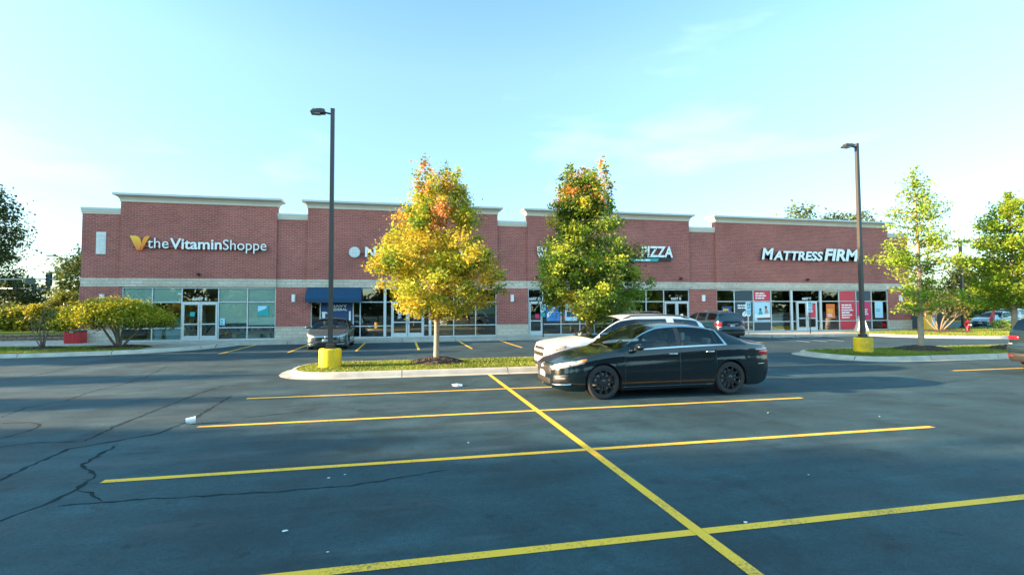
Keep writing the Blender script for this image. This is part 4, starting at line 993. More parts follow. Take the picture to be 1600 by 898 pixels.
    for xw in(sp['xf'],sp['xr']):
        for sg in(1,-1):
            R=sp['r']; wd=.215
            wh=bpy.data.objects.new('wheel',None); COL.objects.link(wh); wh.parent=root; wh.location=((xw+off)*sx,sg*(half-wd/2),R); wh.empty_display_size=.1
            mb=MB(); mb.lathe([(R*.70,-wd*.42),(R*.74,-wd*.5),(R*.90,-wd*.52),(R*.975,-wd*.45),(R,-wd*.32),(R,-.012),(R-.008,-.008),(R-.008,.008),(R,.012),(R,wd*.32),(R*.975,wd*.45),(R*.90,wd*.52),(R*.74,wd*.5),(R*.70,wd*.42)],40,axis='y',closed=True); mb.build('tyre',M['rubber'],wh,autosmooth=rad(50))
            mb=MB(); y=sg*wd*.40
            mb.lathe([(R*.715,-sg*wd*.45),(R*.66,-sg*wd*.3),(R*.64,y*.5),(R*.70,y),(R*.735,y*1.12),(R*.70,y*1.16)],36,axis='y')
            for k in range(rimn):
                an=2*PI*k/rimn; ca,sa=math.cos(an),math.sin(an); w0,w1=.026,.017
                def P3(r,t,yy): return (r*ca-t*sa,yy,r*sa+t*ca)
                yo,yi=y*1.02,y*.72
                vs=[P3(R*.10,-w0,yo),P3(R*.10,w0,yo),P3(R*.69,w1,yo*1.05),P3(R*.69,-w1,yo*1.05),P3(R*.10,-w0*1.3,yi),P3(R*.10,w0*1.3,yi),P3(R*.69,w1*1.3,yi),P3(R*.69,-w1*1.3,yi)]
                mb.add(vs,[(0,1,2,3),(0,4,5,1),(1,5,6,2),(2,6,7,3),(3,7,4,0),(4,7,6,5)])
            mb.lathe([(0,y*1.06),(R*.15,y*1.05),(R*.19,y*.95),(R*.19,y*.6)],20,axis='y'); mb.build('rim',M[rim],wh,autosmooth=rad(35))
            mb=MB(); mb.lathe([(0,y*.35),(R*.5,y*.35),(R*.5,y*.2),(0,y*.2)],24,axis='y'); mb.build('brake_disc',M['galv'],wh)
    # interior: floor tub, dashboard, seats, headrests, wheel
    sx_=lambda x:(x+off)*sx; zt=sp['zs'][4][1]; sh0=.48 if face=='sedan' else .62
    mb=MB(); x0,x1=1.25,sp['xr']+.35; mb.box(sx_(x0),sx_(x1),-.74,.74,sp['sill']+.10,sp['sill']+.14); mb.box(sx_(x1),sx_(x1)+.04,-.70,.70,sp['sill']+.1,zt-.02)
    mb.box(sx_(1.28),sx_(1.72),-.72,.72,zt-.28,zt-.02,.05)
    mb.build('cabin_trim',M['darkseat'],root)
    for sgx in(.36,-.36):
        mb=MB(); bx=2.18
        mb.box(sx_(bx),sx_(bx+.52),sgx-.25,sgx+.25,sh0-.16,sh0,.05)
        bm=bmesh.new(); bmesh.ops.create_cube(bm,size=1); 
        for v in bm.verts: v.co=(v.co.x*.13,v.co.y*.48,v.co.z*.60)
        bmesh.ops.bevel(bm,geom=bm.edges[:],offset=.05,segments=3,affect='EDGES'); bmesh.ops.rotate(bm,verts=bm.verts,cent=(0,0,0),matrix=Matrix.Rotation(rad(16),3,'Y')); bmesh.ops.translate(bm,verts=bm.verts,vec=(sx_(bx+.62),sgx,sh0+.27)); mb.addbm(bm)
        st_=mb.build('seat',M[seatm],root,smooth=False,autosmooth=rad(40)); hb=MB(); hb.box(sx_(bx+.70),sx_(bx+.80),sgx-.13,sgx+.13,sh0+.60,sh0+.78,.04); hb.tube([(sx_(bx+.72),sgx-.06,sh0+.5),(sx_(bx+.75),sgx-.06,sh0+.65)],.008,5); hb.tube([(sx_(bx+.72),sgx+.06,sh0+.5),(sx_(bx+.75),sgx+.06,sh0+.65)],.008,5); hb.build('headrest',M[seatm],st_,autosmooth=rad(40))
    mb=MB(); bx=3.0; mb.box(sx_(bx),sx_(bx+.45),-.66,.66,sh0-.14,sh0+.02,.05); mb.box(sx_(bx+.42),sx_(bx+.58),-.66,.66,sh0,sh0+.52,.06); 
    for yy in(-.4,.4): mb.box(sx_(bx+.47),sx_(bx+.57),yy-.13,yy+.13,sh0+.53,sh0+.64,.035)
    mb.build('rear_bench',M[seatm],root,autosmooth=rad(40))
    mb=MB(); c=Vector((sx_(1.84),-.36,zt+.0)); P=[]
    sd=1                      # left-hand drive: driver sits on the car's own left
    for k in range(17):
        an=2*PI*k/16; P.append((c.x+.06*math.sin(an),sd*.36+.18*math.cos(an),c.z-.04+.17*math.sin(an)))
    mb.tube(P,.014,6,cap=False); mb.build('steering_wheel',M['black'],root,smooth=True)
    # mirrors
    for sg in(1,-1):
        xm=sp['side'][0][0]+.14; zz=F['zs'](xm)+.055; yb=F['W'](xm)*.955
        mb=MB(); bm=bmesh.new(); bmesh.ops.create_uvsphere(bm,u_segments=16,v_segments=10,radius=1)
        for v in bm.verts:
            xx,yy,z2=v.co; xx=xx*.075 if xx<0 else xx*.05
            v.co=(sx_(xm)+xx,sg*(yb+.155)+yy*.135,zz+.02+z2*.068)
        mb.addbm(bm); o=mb.build('door_mirror',PM,root,smooth=True)
        mb=MB(); mb.tube([(sx_(xm),sg*(yb-.02),zz-.03),(sx_(xm),sg*(yb+.10),zz-.02)],[.03,.028],8); mb.box(sx_(xm)+.045,sx_(xm)+.056,sg*(yb+.155)-.085,sg*(yb+.155)+.085,zz-.03,zz+.07,.004); mb.build('mirror_foot',M['black'],o)
    if rails:
        for sg in(1,-1):
            mb=MB(); P=[]
            for k in range(9):
                xx=2.15+(4.1-2.15)*k/8; P.append((sx_(xx),sg*(F['yu'](xx)-.03),F['zu'](xx)+.055+(0 if 0<k<8 else -.05)))
            mb.tube(P,.02,6); mb.build('roof_rail',M['black'],root,smooth=True)
    # wipers
    mb=MB()
    for y0,y1 in((-.55,-.02),(.02,.55)):
        P=[]
        for k in range(6):
            y=y0+(y1-y0)*k/5; xx=sp['ws'][0]-.02+.05*(k/5)
            zz=F['zc'](xx)*(1-(abs(y)/.85)**2)+F['zu'](xx)*(abs(y)/.85)**2; P.append((sx_(xx-.10*(1-(abs(y)/.85)**2)),y,zz+.02))
        mb.tube(P,.009,5)
    mb.build('wiper',M['black'],root)
    # aerial fin
    mb=MB(); ax=sp['rw'][0]-.15; az=F['zc'](ax); mb.add([(sx_(ax-.10),-.025,az-.01),(sx_(ax-.10),.025,az-.01),(sx_(ax+.06),-.03,az-.02),(sx_(ax+.06),.03,az-.02),(sx_(ax+.05),0,az+.06)],[(0,1,4),(0,4,2),(1,3,4),(2,4,3),(0,2,3,1)]); mb.build('aerial_fin',PM,root)
    return root
black=make_car('glossy black four-door saloon with black alloy wheels parked across the yellow stall lines','car',SEDAN,'blackpaint',(5.53,10.70,0),0,rimn=10); black.scale=(1.045,1.045,1.05)
make_car('white SUV with roof rails parked behind the black saloon','car',SUV,'whitepaint',(5.95,13.25,0),0,rim='silvermetal',rimn=5,rails=True,rear_tint=True,face='suv')
make_car('grey green saloon facing out under the navy awning','car',SEDAN,'silverpaint',(-3.38,26.75,0),rad(90),rim='silvermetal',rimn=7,seatm='darkseat')
make_car('dark teal SUV seen from behind beside the pier with a wall light','car',SUV,'tealpaint',(17.75,27.2,0),rad(-90),rim='silvermetal',rimn=5,rails=False,rear_tint=True,seatm='darkseat',face='suv')
make_car('dark SUV parked at the shops behind the roof of the white SUV','car',SUV,'darkpaint',(13.75,26.9,0),rad(90),rim='silvermetal',rimn=5,rails=True,seatm='darkseat',face='suv')
make_car('grey blue SUV cut off by the right edge of the picture','car',SUV,'bluepaint',(19.25,10.55,0),rad(180),rim='silvermetal',rimn=10,cladding=True,rear_tint=True,face='other',seatm='darkseat')
make_car('teal saloon far off behind the red hydrant','car',SEDAN,'farteal',(50.6,34.6,0),rad(10),rim='silvermetal',rimn=7,seatm='darkseat',group='teal cars beyond the hydrant')
make_car('teal SUV far off to the right of the red feather flag','car',SUV,'farteal',(55.6,36.6,0),rad(196),rim='silvermetal',rimn=5,seatm='darkseat',group='teal cars beyond the hydrant')
# ------------------------------------------------------------------ trees and shrubs
def leaves(name,centers,sig,cols,per,size,seed,parent,droop=.3,cvar=.22):
    rng=np.random.default_rng(seed); C=np.asarray(centers,dtype=float); per=np.broadcast_to(np.asarray(per,dtype=int),(len(C),)); n=int(per.sum())
    sg=np.asarray(sig); sg=np.tile(sg,(len(C),1)) if sg.ndim==1 else sg
    P=np.repeat(C,per,axis=0)+rng.normal(0,1,(n,3))*np.repeat(sg,per,axis=0)
    nr=rng.normal(0,1,(n,3)); nr[:,2]=np.abs(nr[:,2])+.35; nr/=np.linalg.norm(nr,axis=1)[:,None]
    a=rng.normal(0,1,(n,3)); a-=nr*(a*nr).sum(1)[:,None]; a/=np.linalg.norm(a,axis=1)[:,None]; b=np.cross(nr,a)
    s=size*rng.uniform(.65,1.35,n)[:,None]
    V=np.zeros((n,4,3)); V[:,0]=P+a*s; V[:,1]=P+b*s*.62+nr*s*.18; V[:,2]=P-a*s*.8; V[:,3]=P-b*s*.62+nr*s*.18
    c=np.repeat(np.asarray(cols),per,axis=0)*rng.uniform(1-cvar,1+cvar,(n,1))*rng.uniform(.93,1.07,(n,3))
    return fast_mesh(name,V.reshape(-1,3),4,np.repeat(c,4,axis=0),M['leaf'],parent)
def limb(mb,a,b,r0,r1,rng,bend=.15,n=5):
    a,b=Vector(a),Vector(b); d=b-a; P=[]
    off=Vector((rng.uniform(-1,1),rng.uniform(-1,1),rng.uniform(-.2,1)))*bend*d.length*.5
    for i in range(n+1): t=i/n; P.append(a+d*t+off*math.sin(PI*t)+Vector((0,0,bend*d.length*.35*(t*t-t)))) 
    mb.tube(P,[r0+(r1-r0)*i/n for i in range(n+1)],6)
    return P
def crown_tree(name,label,base,prof,zfork,trunk_r,ncl,per,size,colfn,seed,sig=(.22,.22,.17),bark='bark',lean=(0,0),group=None,spikes=0,cat='tree',bias=.55,lobes=.16,yscale=1.0):
    t=thing(name,label,cat,base,0,group); rng=random.Random(seed); f=pchip(prof); z0,z1=prof[0][0],prof[-1][0]
    cen=[];col=[];sg=[];cnt=[]
    rmax=max(p[1] for p in prof)
    tries=0
    while len(cen)<ncl and tries<ncl*60:
        tries+=1
        z=rng.uniform(z0,z1); r=f(z)
        if rng.random()>(r/rmax)**1.3+.05: continue
        a=rng.uniform(0,2*PI); rr=r*(1+lobes*math.sin(3*a+z*1.7+seed)+lobes*.6*math.sin(5*a-z*2.3+seed*2))*(bias+(1-bias)*rng.random()**.6 if rng.random()<.8 else rng.random()*.6)
        x=lean[0]*(z-z0)/(z1-z0)+rr*math.cos(a); y=lean[1]*(z-z0)/(z1-z0)+rr*math.sin(a)*yscale
        cen.append((x,y,z)); col.append(colfn(x,y,(z-z0)/(z1-z0),rng)); k=rng.uniform(.6,1.4); sg.append([s*k for s in sig]); cnt.append(int(per*min(1.5,k*k+.1)))
    for _ in range(spikes):                          # upright leading shoots with gaps between them
        a=rng.uniform(0,2*PI); r=f(z0+(z1-z0)*.78)*rng.uniform(.2,.95); x,y=lean[0]+r*math.cos(a),lean[1]+r*math.sin(a); zt=z1+rng.uniform(-.35,.5); zz=z0+(z1-z0)*.76
        while zz<zt:
            cen.append((x+(x-lean[0])*(zz-z0)/(z1-z0)*.2+rng.uniform(-.10,.10),y+rng.uniform(-.10,.10),zz)); col.append(colfn(x,y,min(1,.05+(zz-z0)/(z1-z0)),rng)); sg.append([.085,.085,.10]); cnt.append(max(6,int(per*rng.uniform(.15,.34)))); zz+=.15
    leaves('crown',cen,np.array(sg),col,cnt,size,seed,t)
    mb=MB(); top=Vector((lean[0]*.9,lean[1]*.9,z1-(z1-z0)*.15)); P=[Vector((0,0,-.05)),Vector((0,0,.10)),Vector((.01,.0,zfork*.5)),Vector((lean[0]*.1,lean[1]*.1,zfork)),(Vector((lean[0]*.1,lean[1]*.1,zfork))+top)/2,top]
    mb.tube(P,[trunk_r*1.5,trunk_r*1.12,trunk_r,trunk_r*.9,trunk_r*.5,.012],10)
    order=sorted(range(ncl if len(cen)>=ncl else len(cen)),key=lambda i:rng.random())[:max(14,ncl//9)]
    for i in order:
        c=Vector(cen[i]); h=max(zfork*.9,min(c.z-.35*math.hypot(c.x,c.y),z1-.6)); s=(h-zfork)/max(.1,(top.z-zfork)); s=min(max(s,0),1)
        st=Vector((lean[0]*(.1+.8*s),lean[1]*(.1+.8*s),h)); limb(mb,st,c,trunk_r*(.42-.28*s),.008,rng)
    mb.build('trunk',M[bark],t,smooth=True)
    return t
def lerp3(a,b,t): return tuple(a[i]+(b[i]-a[i])*t for i in range(3))
YEL=(.54,.43,.045); GOLD=(.64,.43,.045); YG=(.40,.45,.04); GRN=(.19,.29,.035); DGRN=(.10,.15,.028); ORG=(.66,.29,.10); RED=(.56,.20,.12); LIME=(.28,.43,.036)
def col_yellow(x,y,t,r):
    k=r.random()
    red=max(0,.9-math.hypot((x-.25)/.55,(t-.72)/.13))
    if t>.92 and k<.3: return lerp3(ORG,RED,r.random())
    if r.random()<red*.75: return lerp3(ORG,RED,r.random())
    if k<.34: return YEL
    if k<.40: return GOLD
    if k<.86: return lerp3(YG,YEL,r.random()*.5)
    return GRN
def col_green(x,y,t,r):
    k=r.random()
    if t>.82 and k<.27: return lerp3(ORG,GOLD,r.random()) if r.random()<.85 else RED
    if t>.66 and k<.3: return lerp3(YG,YEL,r.random())
    if k<.06: return YEL
    if k<.32: return YG
    if k<.80: return GRN
    return DGRN
def col_lime(x,y,t,r): return lerp3(LIME,(.20,.24,.02),r.random()**1.6)
def col_dark(x,y,t,r): return lerp3((.075,.10,.03),(.04,.065,.022),r.random())
def col_mid(x,y,t,r): return lerp3((.15,.18,.04),(.08,.12,.03),r.random())
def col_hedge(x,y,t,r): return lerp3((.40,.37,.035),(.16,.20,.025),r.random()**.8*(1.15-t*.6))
crown_tree('maple_tree','yellow maple with red tinted shoots at the top on the parking island','tree' and (1.08,16.6,.16),
    [(1.45,.35),(1.75,1.1),(2.2,1.58),(2.8,1.80),(3.4,1.66),(4.1,1.36),(4.7,1.06),(5.2,.85),(5.6,.6),(5.9,.2)],1.75,.085,235,150,.052,col_yellow,11,bark='palebark',spikes=10,lean=(.16,0),sig=(.17,.17,.12),lobes=.17)
crown_tree('maple_tree','green maple with orange tipped shoots on the parking island behind the white SUV',(6.12,16.2,.16),
    [(1.35,.4),(1.75,1.3),(2.3,1.8),(2.9,1.72),(3.6,1.33),(4.3,1.05),(4.9,.98),(5.4,.75),(5.8,.5),(6.05,.15)],1.5,.10,240,155,.052,col_green,23,spikes=16,lean=(-.12,0),sig=(.16,.16,.12),lobes=.24)
def whorl_tree(name,label,base,H,levels,trunk_r,seed,per,colfn,size=.062,z0=1.5,bark='palebark',cat='tree'):
    t=thing(name,label,cat,base); rng=random.Random(seed); mb=MB(); f=pchip(levels)
    mb.tube([(0,0,-.05),(0,0,.1),(.01,0,H*.4),(-.03,0,H*.8),(-.05,.0,H*.99)],[trunk_r*1.5,trunk_r*1.1,trunk_r*.85,trunk_r*.35,.008],10)
    cen=[];col=[];sg=[]
    z=z0
    while z<H*.97:
        nb=5 if z<H*.75 else 3; ph=rng.uniform(0,2*PI)
        for k in range(nb):
            if rng.random()<.1: continue
            a=ph+2*PI*k/nb+rng.uniform(-.4,.4); Lh=f(z)*rng.uniform(.62,1.22); zz=z+rng.uniform(-.06,.06); ri=Lh*rng.uniform(.10,.36)
            P=limb(mb,(0,0,zz),(Lh*math.cos(a),Lh*math.sin(a),zz+ri),trunk_r*.38*(1-z/H*.6),.006,rng,.10,5)
            n=max(2,int(Lh/.13))
            for i in range(n):
                u=(i+1.2)/(n+.6); u=.18+.82*u; q=P[0].lerp(P[-1],u); m_=P[min(int(u*5),5)]; q=(q+m_)*.5 if u<.99 else q
                sp=.05+.15*math.sin(PI*min(1,u*.85))
                cen.append((q.x+rng.uniform(-sp,sp),q.y+rng.uniform(-sp,sp),q.z+rng.uniform(-.03,.12))); col.append(colfn(q.x,q.y,z/H,rng)); sg.append([sp*.8,sp*.8,.055+sp*.25])
        z+=rng.uniform(.30,.44)*(1 if z<H*.7 else .75)
    for i in range(8): cen.append((-.05+rng.uniform(-.05,.05),rng.uniform(-.05,.05),H*.9+i*.1*H/7)); col.append(colfn(0,0,1,rng)); sg.append([.06,.06,.08])
    leaves('crown',cen,np.array(sg),col,per,size,seed,t); mb.build('trunk',M[bark],t,smooth=True); return t
whorl_tree('ginkgo_tree','slender light green tree with open tiers of branches beside the right light pole',(20.42,16.65,.16),7.35,[(1.3,1.0),(1.9,1.3),(2.6,1.0),(3.2,1.75),(3.8,1.95),(4.5,1.1),(5.2,.95),(6.0,.7),(6.7,.4),(7.3,.12)],.10,7,19,col_lime,size=.055)
whorl_tree('ginkgo_tree','broad light green tree with layered branches cut off by the right edge',(24.2,15.9,.16),6.3,[(1.4,1.6),(2.2,1.95),(3.0,2.0),(3.8,1.85),(4.5,1.3),(5.2,.9),(5.8,.5),(6.2,.15)],.10,9,40,col_lime,z0=1.6,size=.055)
def shrub(name,label,base,stems,cl,per,size,colfn,seed,bark='bark',sig=(.2,.2,.1),cat='shrub'):
    t=thing(name,label,cat,base); rng=random.Random(seed); mb=MB(); cen=[];col=[]
    for (x,y,z) in cl(rng): cen.append((x,y,z)); col.append(colfn(x,y,min(1,z/2.3),rng))
    for k in range(stems):
        a=2*PI*k/stems+rng.uniform(-.3,.3); top=Vector((math.cos(a)*rng.uniform(.5,.9),math.sin(a)*rng.uniform(.4,.8),rng.uniform(.85,1.15)))
        P=limb(mb,(math.cos(a)*.08,math.sin(a)*.08,-.03),top,.06,.04,rng,.25)
        near=sorted(cen,key=lambda c:(Vector(c)-top).length)[:26]
        for c in near[::4]: limb(mb,top,c,.028,.006,rng,.2,4)
    leaves('foliage',cen,np.array(sig),col,per,size,seed,t); mb.build('stem',M[bark],t,smooth=True); return t
def umbrella(R,ztop,zedge,n,xo=0):
    def f(rng):
        out=[]
        while len(out)<n:
            a=rng.uniform(0,2*PI); q=rng.random()**.5; r=R*q*(1+.12*math.sin(3*a+1)); top=zedge+(ztop-zedge)*(1-q**2.2)
            out.append((xo+r*math.cos(a),r*math.sin(a)*.8,top-rng.random()**1.5*.55*(1.1-q*.6)+rng.uniform(-.05,.12)))
        return out
    return f
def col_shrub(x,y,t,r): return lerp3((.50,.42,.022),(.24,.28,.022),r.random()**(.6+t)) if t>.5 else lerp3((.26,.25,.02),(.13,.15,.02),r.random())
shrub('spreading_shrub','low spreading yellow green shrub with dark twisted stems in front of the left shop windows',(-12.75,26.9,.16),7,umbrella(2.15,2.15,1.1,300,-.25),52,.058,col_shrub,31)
t=thing('bare_shrub','thin nearly bare shrub with a few leaves on the left lawn','shrub',(-15.78,26.9,.16)); rng=random.Random(4); mb=MB(); cen=[]
for k in range(7):
    a=2*PI*k/7; P=limb(mb,(math.cos(a)*.05,math.sin(a)*.05,-.02),(math.cos(a)*rng.uniform(.3,.75),math.sin(a)*.4,rng.uniform(1.2,2.0)),.028,.008,rng,.2,6)
    for j in range(4):
        b=P[3+j%3]; e=b+Vector((rng.uniform(-.35,.35),rng.uniform(-.3,.3),rng.uniform(.2,.5))); limb(mb,b,e,.01,.004,rng,.2,3); cen.append(tuple(e))
mb.build('stem',M['bark'],t,smooth=True); leaves('foliage',cen,np.array([.10,.10,.10]),[lerp3((.16,.15,.03),(.09,.10,.02),rng.random()) for _ in cen],9,.045,5,t)
# hedge bushes on the raised lawn: each bush of its own
def bush(label,base,rx,ry,h,ncl,colfn,seed,size=.09,per=40,group=None,name='hedge_bush',cat='bush'):
    t=thing(name,label,cat,base,0,group); rng=random.Random(seed); cen=[];col=[]
    while len(cen)<ncl:
        a=rng.uniform(0,2*PI); z=rng.random()**.7; q=math.sqrt(max(0,1-z**2.4))*(.55+.45*rng.random()**.5)*(1+.14*math.sin(4*a+seed)); cen.append((rx*q*math.cos(a),ry*q*math.sin(a),h*z*(1+.1*math.sin(5*a+seed)))); col.append(colfn(0,0,z,rng))
    leaves('foliage',cen,np.array([.20,.20,.14]),col,per,size,seed,t); mb=MB()
    for k in range(5): limb(mb,(rng.uniform(-.1,.1),rng.uniform(-.1,.1),-.05),cen[k],.03,.008,rng,.2,4)
    mb.build('stem',M['bark'],t); return t
hl=['yellow green hedge bush at the left edge of the picture','yellow tipped hedge bush between the left edge and the bare shrub','low dull green hedge bush behind the bare shrub','yellow green hedge bush right of the bare shrub','last yellow green hedge bush beside the brick corner']
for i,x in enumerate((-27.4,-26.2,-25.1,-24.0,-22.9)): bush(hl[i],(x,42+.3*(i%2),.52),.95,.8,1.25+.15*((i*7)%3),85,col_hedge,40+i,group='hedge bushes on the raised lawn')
for i,x in enumerate((-28.7,-30.2,-31.8)): bush('yellow green hedge bush beyond the left edge of the picture',(x,42.2,.52),.95,.8,1.4,50,col_hedge,50+i,group='hedge bushes on the raised lawn')
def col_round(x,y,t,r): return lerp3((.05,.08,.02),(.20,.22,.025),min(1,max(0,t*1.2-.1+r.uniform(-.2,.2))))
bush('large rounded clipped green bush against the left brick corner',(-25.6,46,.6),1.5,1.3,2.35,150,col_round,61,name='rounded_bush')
bush('low dark green bush behind the hedge near the traffic lights',(-29.5,46.5,.5),2.2,1.2,1.6,120,col_mid,62,name='low_bush',size=.1)
# background trees on the left
crown_tree('oak_tree','large dark leafy tree cut off by the left edge behind the traffic lights',(-55.6,78,0),[(3.4,2),(6,4.8),(9.5,6.0),(13,6.0),(15.5,5.2),(18,3.0),(19.2,1.1)],4,.4,330,70,.20,col_dark,71,sig=(.6,.6,.45),lobes=.22)
crown_tree('poplar_tree','light green tree behind the traffic lights beside the brick corner',(-38.3,72,0),[(2.5,.9),(4.2,2.1),(6,2.5),(7.6,2.0),(8.7,1.1),(9.3,.4)],2.4,.18,130,34,.19,col_mid,72,sig=(.42,.42,.35),lobes=.22)
crown_tree('oak_tree','dark tree low on the horizon at the far left behind the signal arm',(-60,96,0),[(1.5,2.2),(3.5,3.4),(5.2,3.2),(6.6,1.9),(7.2,.6)],2,.25,120,34,.25,col_dark,73,sig=(.6,.6,.45))
# trees behind the roof
for i,(x,z,r) in enumerate(((55.2,16.2,2.9),(60.8,15.4,2.3),(66.0,15.9,2.5))):
    crown_tree('roof_line_tree',('tallest','middle','right-hand')[i]+' of the green treetops showing above the roof at the slanted white sign',(x,61+i,0),[(5,1.5),(8,r*1.2),(11,r*1.35),(13.3,r),(z-.7,r*.6),(z,.3)],4,.25,130,34,.22,col_mid,80+i,sig=(.55,.55,.35),group='treetops above the roof',lobes=.25)
# far right backdrop
cl=['tall dark evergreen behind the third light pole','broad dark evergreen behind the red feather flag','dark evergreen at the right edge behind the broad tree','lower dark tree behind the hydrant']
for i,(x,y,h,r) in enumerate(((97.5,72,9.0,3.6),(103.5,71,11.6,4.2),(110.5,72,10.2,4.2),(92.5,74,6.0,2.6))):
    crown_tree('evergreen_tree',cl[i],(x,y,0),[(.8,r*.9),(h*.3,r),(h*.55,r*.75),(h*.8,r*.38),(h,.2)],1,.25,150,36,.24,col_dark,90+i,sig=(.55,.55,.4),group='dark evergreens on the far right')
for i in range(6):
    bush('low green bush on the bank far behind the teal cars',(72+i*5.5,58,0),2.8,1.5,2.2+.3*(i%3),70,col_mid,120+i,size=.17,per=30,group='low bushes on the far bank',name='bank_bush')
# multi-stemmed shrub by the enclosure
def cl2(rng):
    out=[]
    while len(out)<95:
        a=rng.uniform(0,2*PI); q=rng.random()**.5; out.append((1.75*q*math.cos(a)+.3,1.2*q*math.sin(a),2.35-.9*q**2+rng.uniform(-.35,.25)))
    return out
def col_olive(x,y,t,r): return lerp3((.26,.21,.05),(.12,.14,.03),r.random())
shrub('multi_stem_shrub','olive yellow shrub with pale splayed stems in front of the dark enclosure',(36.6,28.5,.18),6,cl2,30,.07,col_olive,33,bark='tanbark',sig=(.2,.2,.14))
bush('small pale green ground plant beside the red feather flag',(45.2,30.6,.14),.7,.5,.5,24,col_lime,64,size=.06,per=26,name='ground_plant',cat='plant')
# trees to the left of and behind the camera: they throw the long shadows and show in the windows
def col_any(x,y,t,r): return lerp3((.07,.11,.02),(.13,.13,.02),r.random())
P0=[(.8,1.5),(2.0,2.8),(4.5,3.6),(7.0,3.3),(9.0,2.4),(10.6,1.0),(11.2,.3)]
proto=crown_tree('street_tree','leafy green street tree off to the left of the parking lot',(-40,0,0),P0,1.5,.2,330,40,.30,col_any,140,sig=(.5,.5,.45),group='street trees round the parking lot')
def put(x,y,s,rz,lab='leafy green street tree off to the left of the parking lot',sz=None):
    c=copy_tree(proto); c.location=(x,y,0); c.rotation_euler=(0,0,rz); c.scale=(s,s,sz or s); c['label']=lab; return c
SHADERS=[(-38,2.5,1.05,1),(-39,-2.5,1.15,2),(-37,-8,1.15,3),(-42,5.3,.95,4),(-44,-5,1.2,5),(-36,-13,1.1,.5),(-40,-18,1.1,2.5)]
proto.location=(-38,8.6,0); proto.scale=(.62,.62,.72)
for x,y,s,r in SHADERS: put(x,y,s,r)
for x,y,s,r,sz in ((-58,34.5,1.5,2,1.55),(-46,31.0,.7,4,.9),(-36,12.6,.34,1,.62),(-40,16.6,.40,2,.68),(-37,23.2,.52,3,.74),(-44,27.3,.5,4,.8)): put(x,y,s,r,sz=sz)
for i,(x,y,s) in enumerate(((-25,-34,1),(-12,-38,.9),(0,-36,1.1),(12,-35,.8),(22,-40,1.0),(36,-36,1.1),(50,-38,.9),(64,-36,1.1))): put(x,y,s,i*1.3,'leafy green street tree behind the viewer across the parking lot')

# far woods added unseen behind the viewer to darken the window reflections
rngw=random.Random(9); cen=[];col=[]
for _ in range(1500):
    x=rngw.uniform(-160,220); top=9+3.5*math.sin(x*.11)+2.5*math.sin(x*.31+1)+1.5*math.sin(x*.83); z=rngw.random()**.8*top
    cen.append((x,-92+rngw.uniform(-5,5),z)); col.append(col_dark(0,0,0,rngw))
struct(leaves('woods',cen,np.array([1.3,1.3,.9]),col,26,.75,77,None),'stuff','dark green far woods added out of view behind the viewer to darken the window reflections')
# ------------------------------------------------------------------ street furniture
def light_pole(label,base,H,heads,rz,conc=True,w=.065):
    t=thing('light_pole',label,'light pole',base,0,'tall parking lot light poles'); h0=.56 if conc else .05
    if conc:
        mb=MB(); mb.lathe([(.325,-.1),(.325,.50),(.315,.535),(.29,.56),(0,.56)],40); mb.build('concrete_base',M['yellowpaint'],t,autosmooth=rad(50))
    mb=MB(); mb.box(-.16,.16,-.16,.16,h0,h0+.025,.006); mb.box(-w*1.7,w*1.7,-w*1.7,w*1.7,h0+.025,h0+.14,.012); mb.build('base_cover',M['pole'],t)
    mb=MB(); s0,s1=w,w*.86; n=4
    vs=[(x*s0,y*s0,h0+.1) for x,y in((-1,-1),(1,-1),(1,1),(-1,1))]+[(x*s1,y*s1,H) for x,y in((-1,-1),(1,-1),(1,1),(-1,1))]
    mb.add(vs,[(0,1,5,4),(1,2,6,5),(2,3,7,6),(3,0,4,7),(4,5,6,7)]); mb.box(-s1*1.08,s1*1.08,-s1*1.08,s1*1.08,H-.02,H+.02,.004); mb.build('shaft',M['pole'],t)
    for a in heads:
        mb=MB(); d=1
        mb.tube([(-s1,0,H-.14),(-.20,0,H-.12),(-.30,0,H-.10)],[.03,.028,.026],8)
        mb.prism_xz([(-.22,H-.14),(-.62,H-.175),(-.64,H-.15),(-.58,H-.075),(-.34,H-.03),(-.22,H-.045)],-.13,.13)
        for k in range(5): mb.box(-.36-.05*k,-.35-.05*k,-.10,.10,H-.06,H-.022)
        o=mb.build('lamp_head',M['pole'],t); o.rotation_euler=(0,0,a)
        mb=MB(); mb.box(-.58,-.36,-.10,.10,H-.186,H-.168,.003); q=mb.build('lens',M['lens'],o)
    return t
light_pole('tall dark light pole on a round yellow base at the tip of the middle island',(-2.11,16.2,.125),7.85,[0],0)
light_pole('tall light pole on a round yellow base on the right parking island',(17.45,16.5,.125),8.13,[0],0)
light_pole('dark light pole with twin heads behind the slender light green tree',(43.7,32.2,.13),7.05,[0,rad(160)],0,conc=False,w=.1)
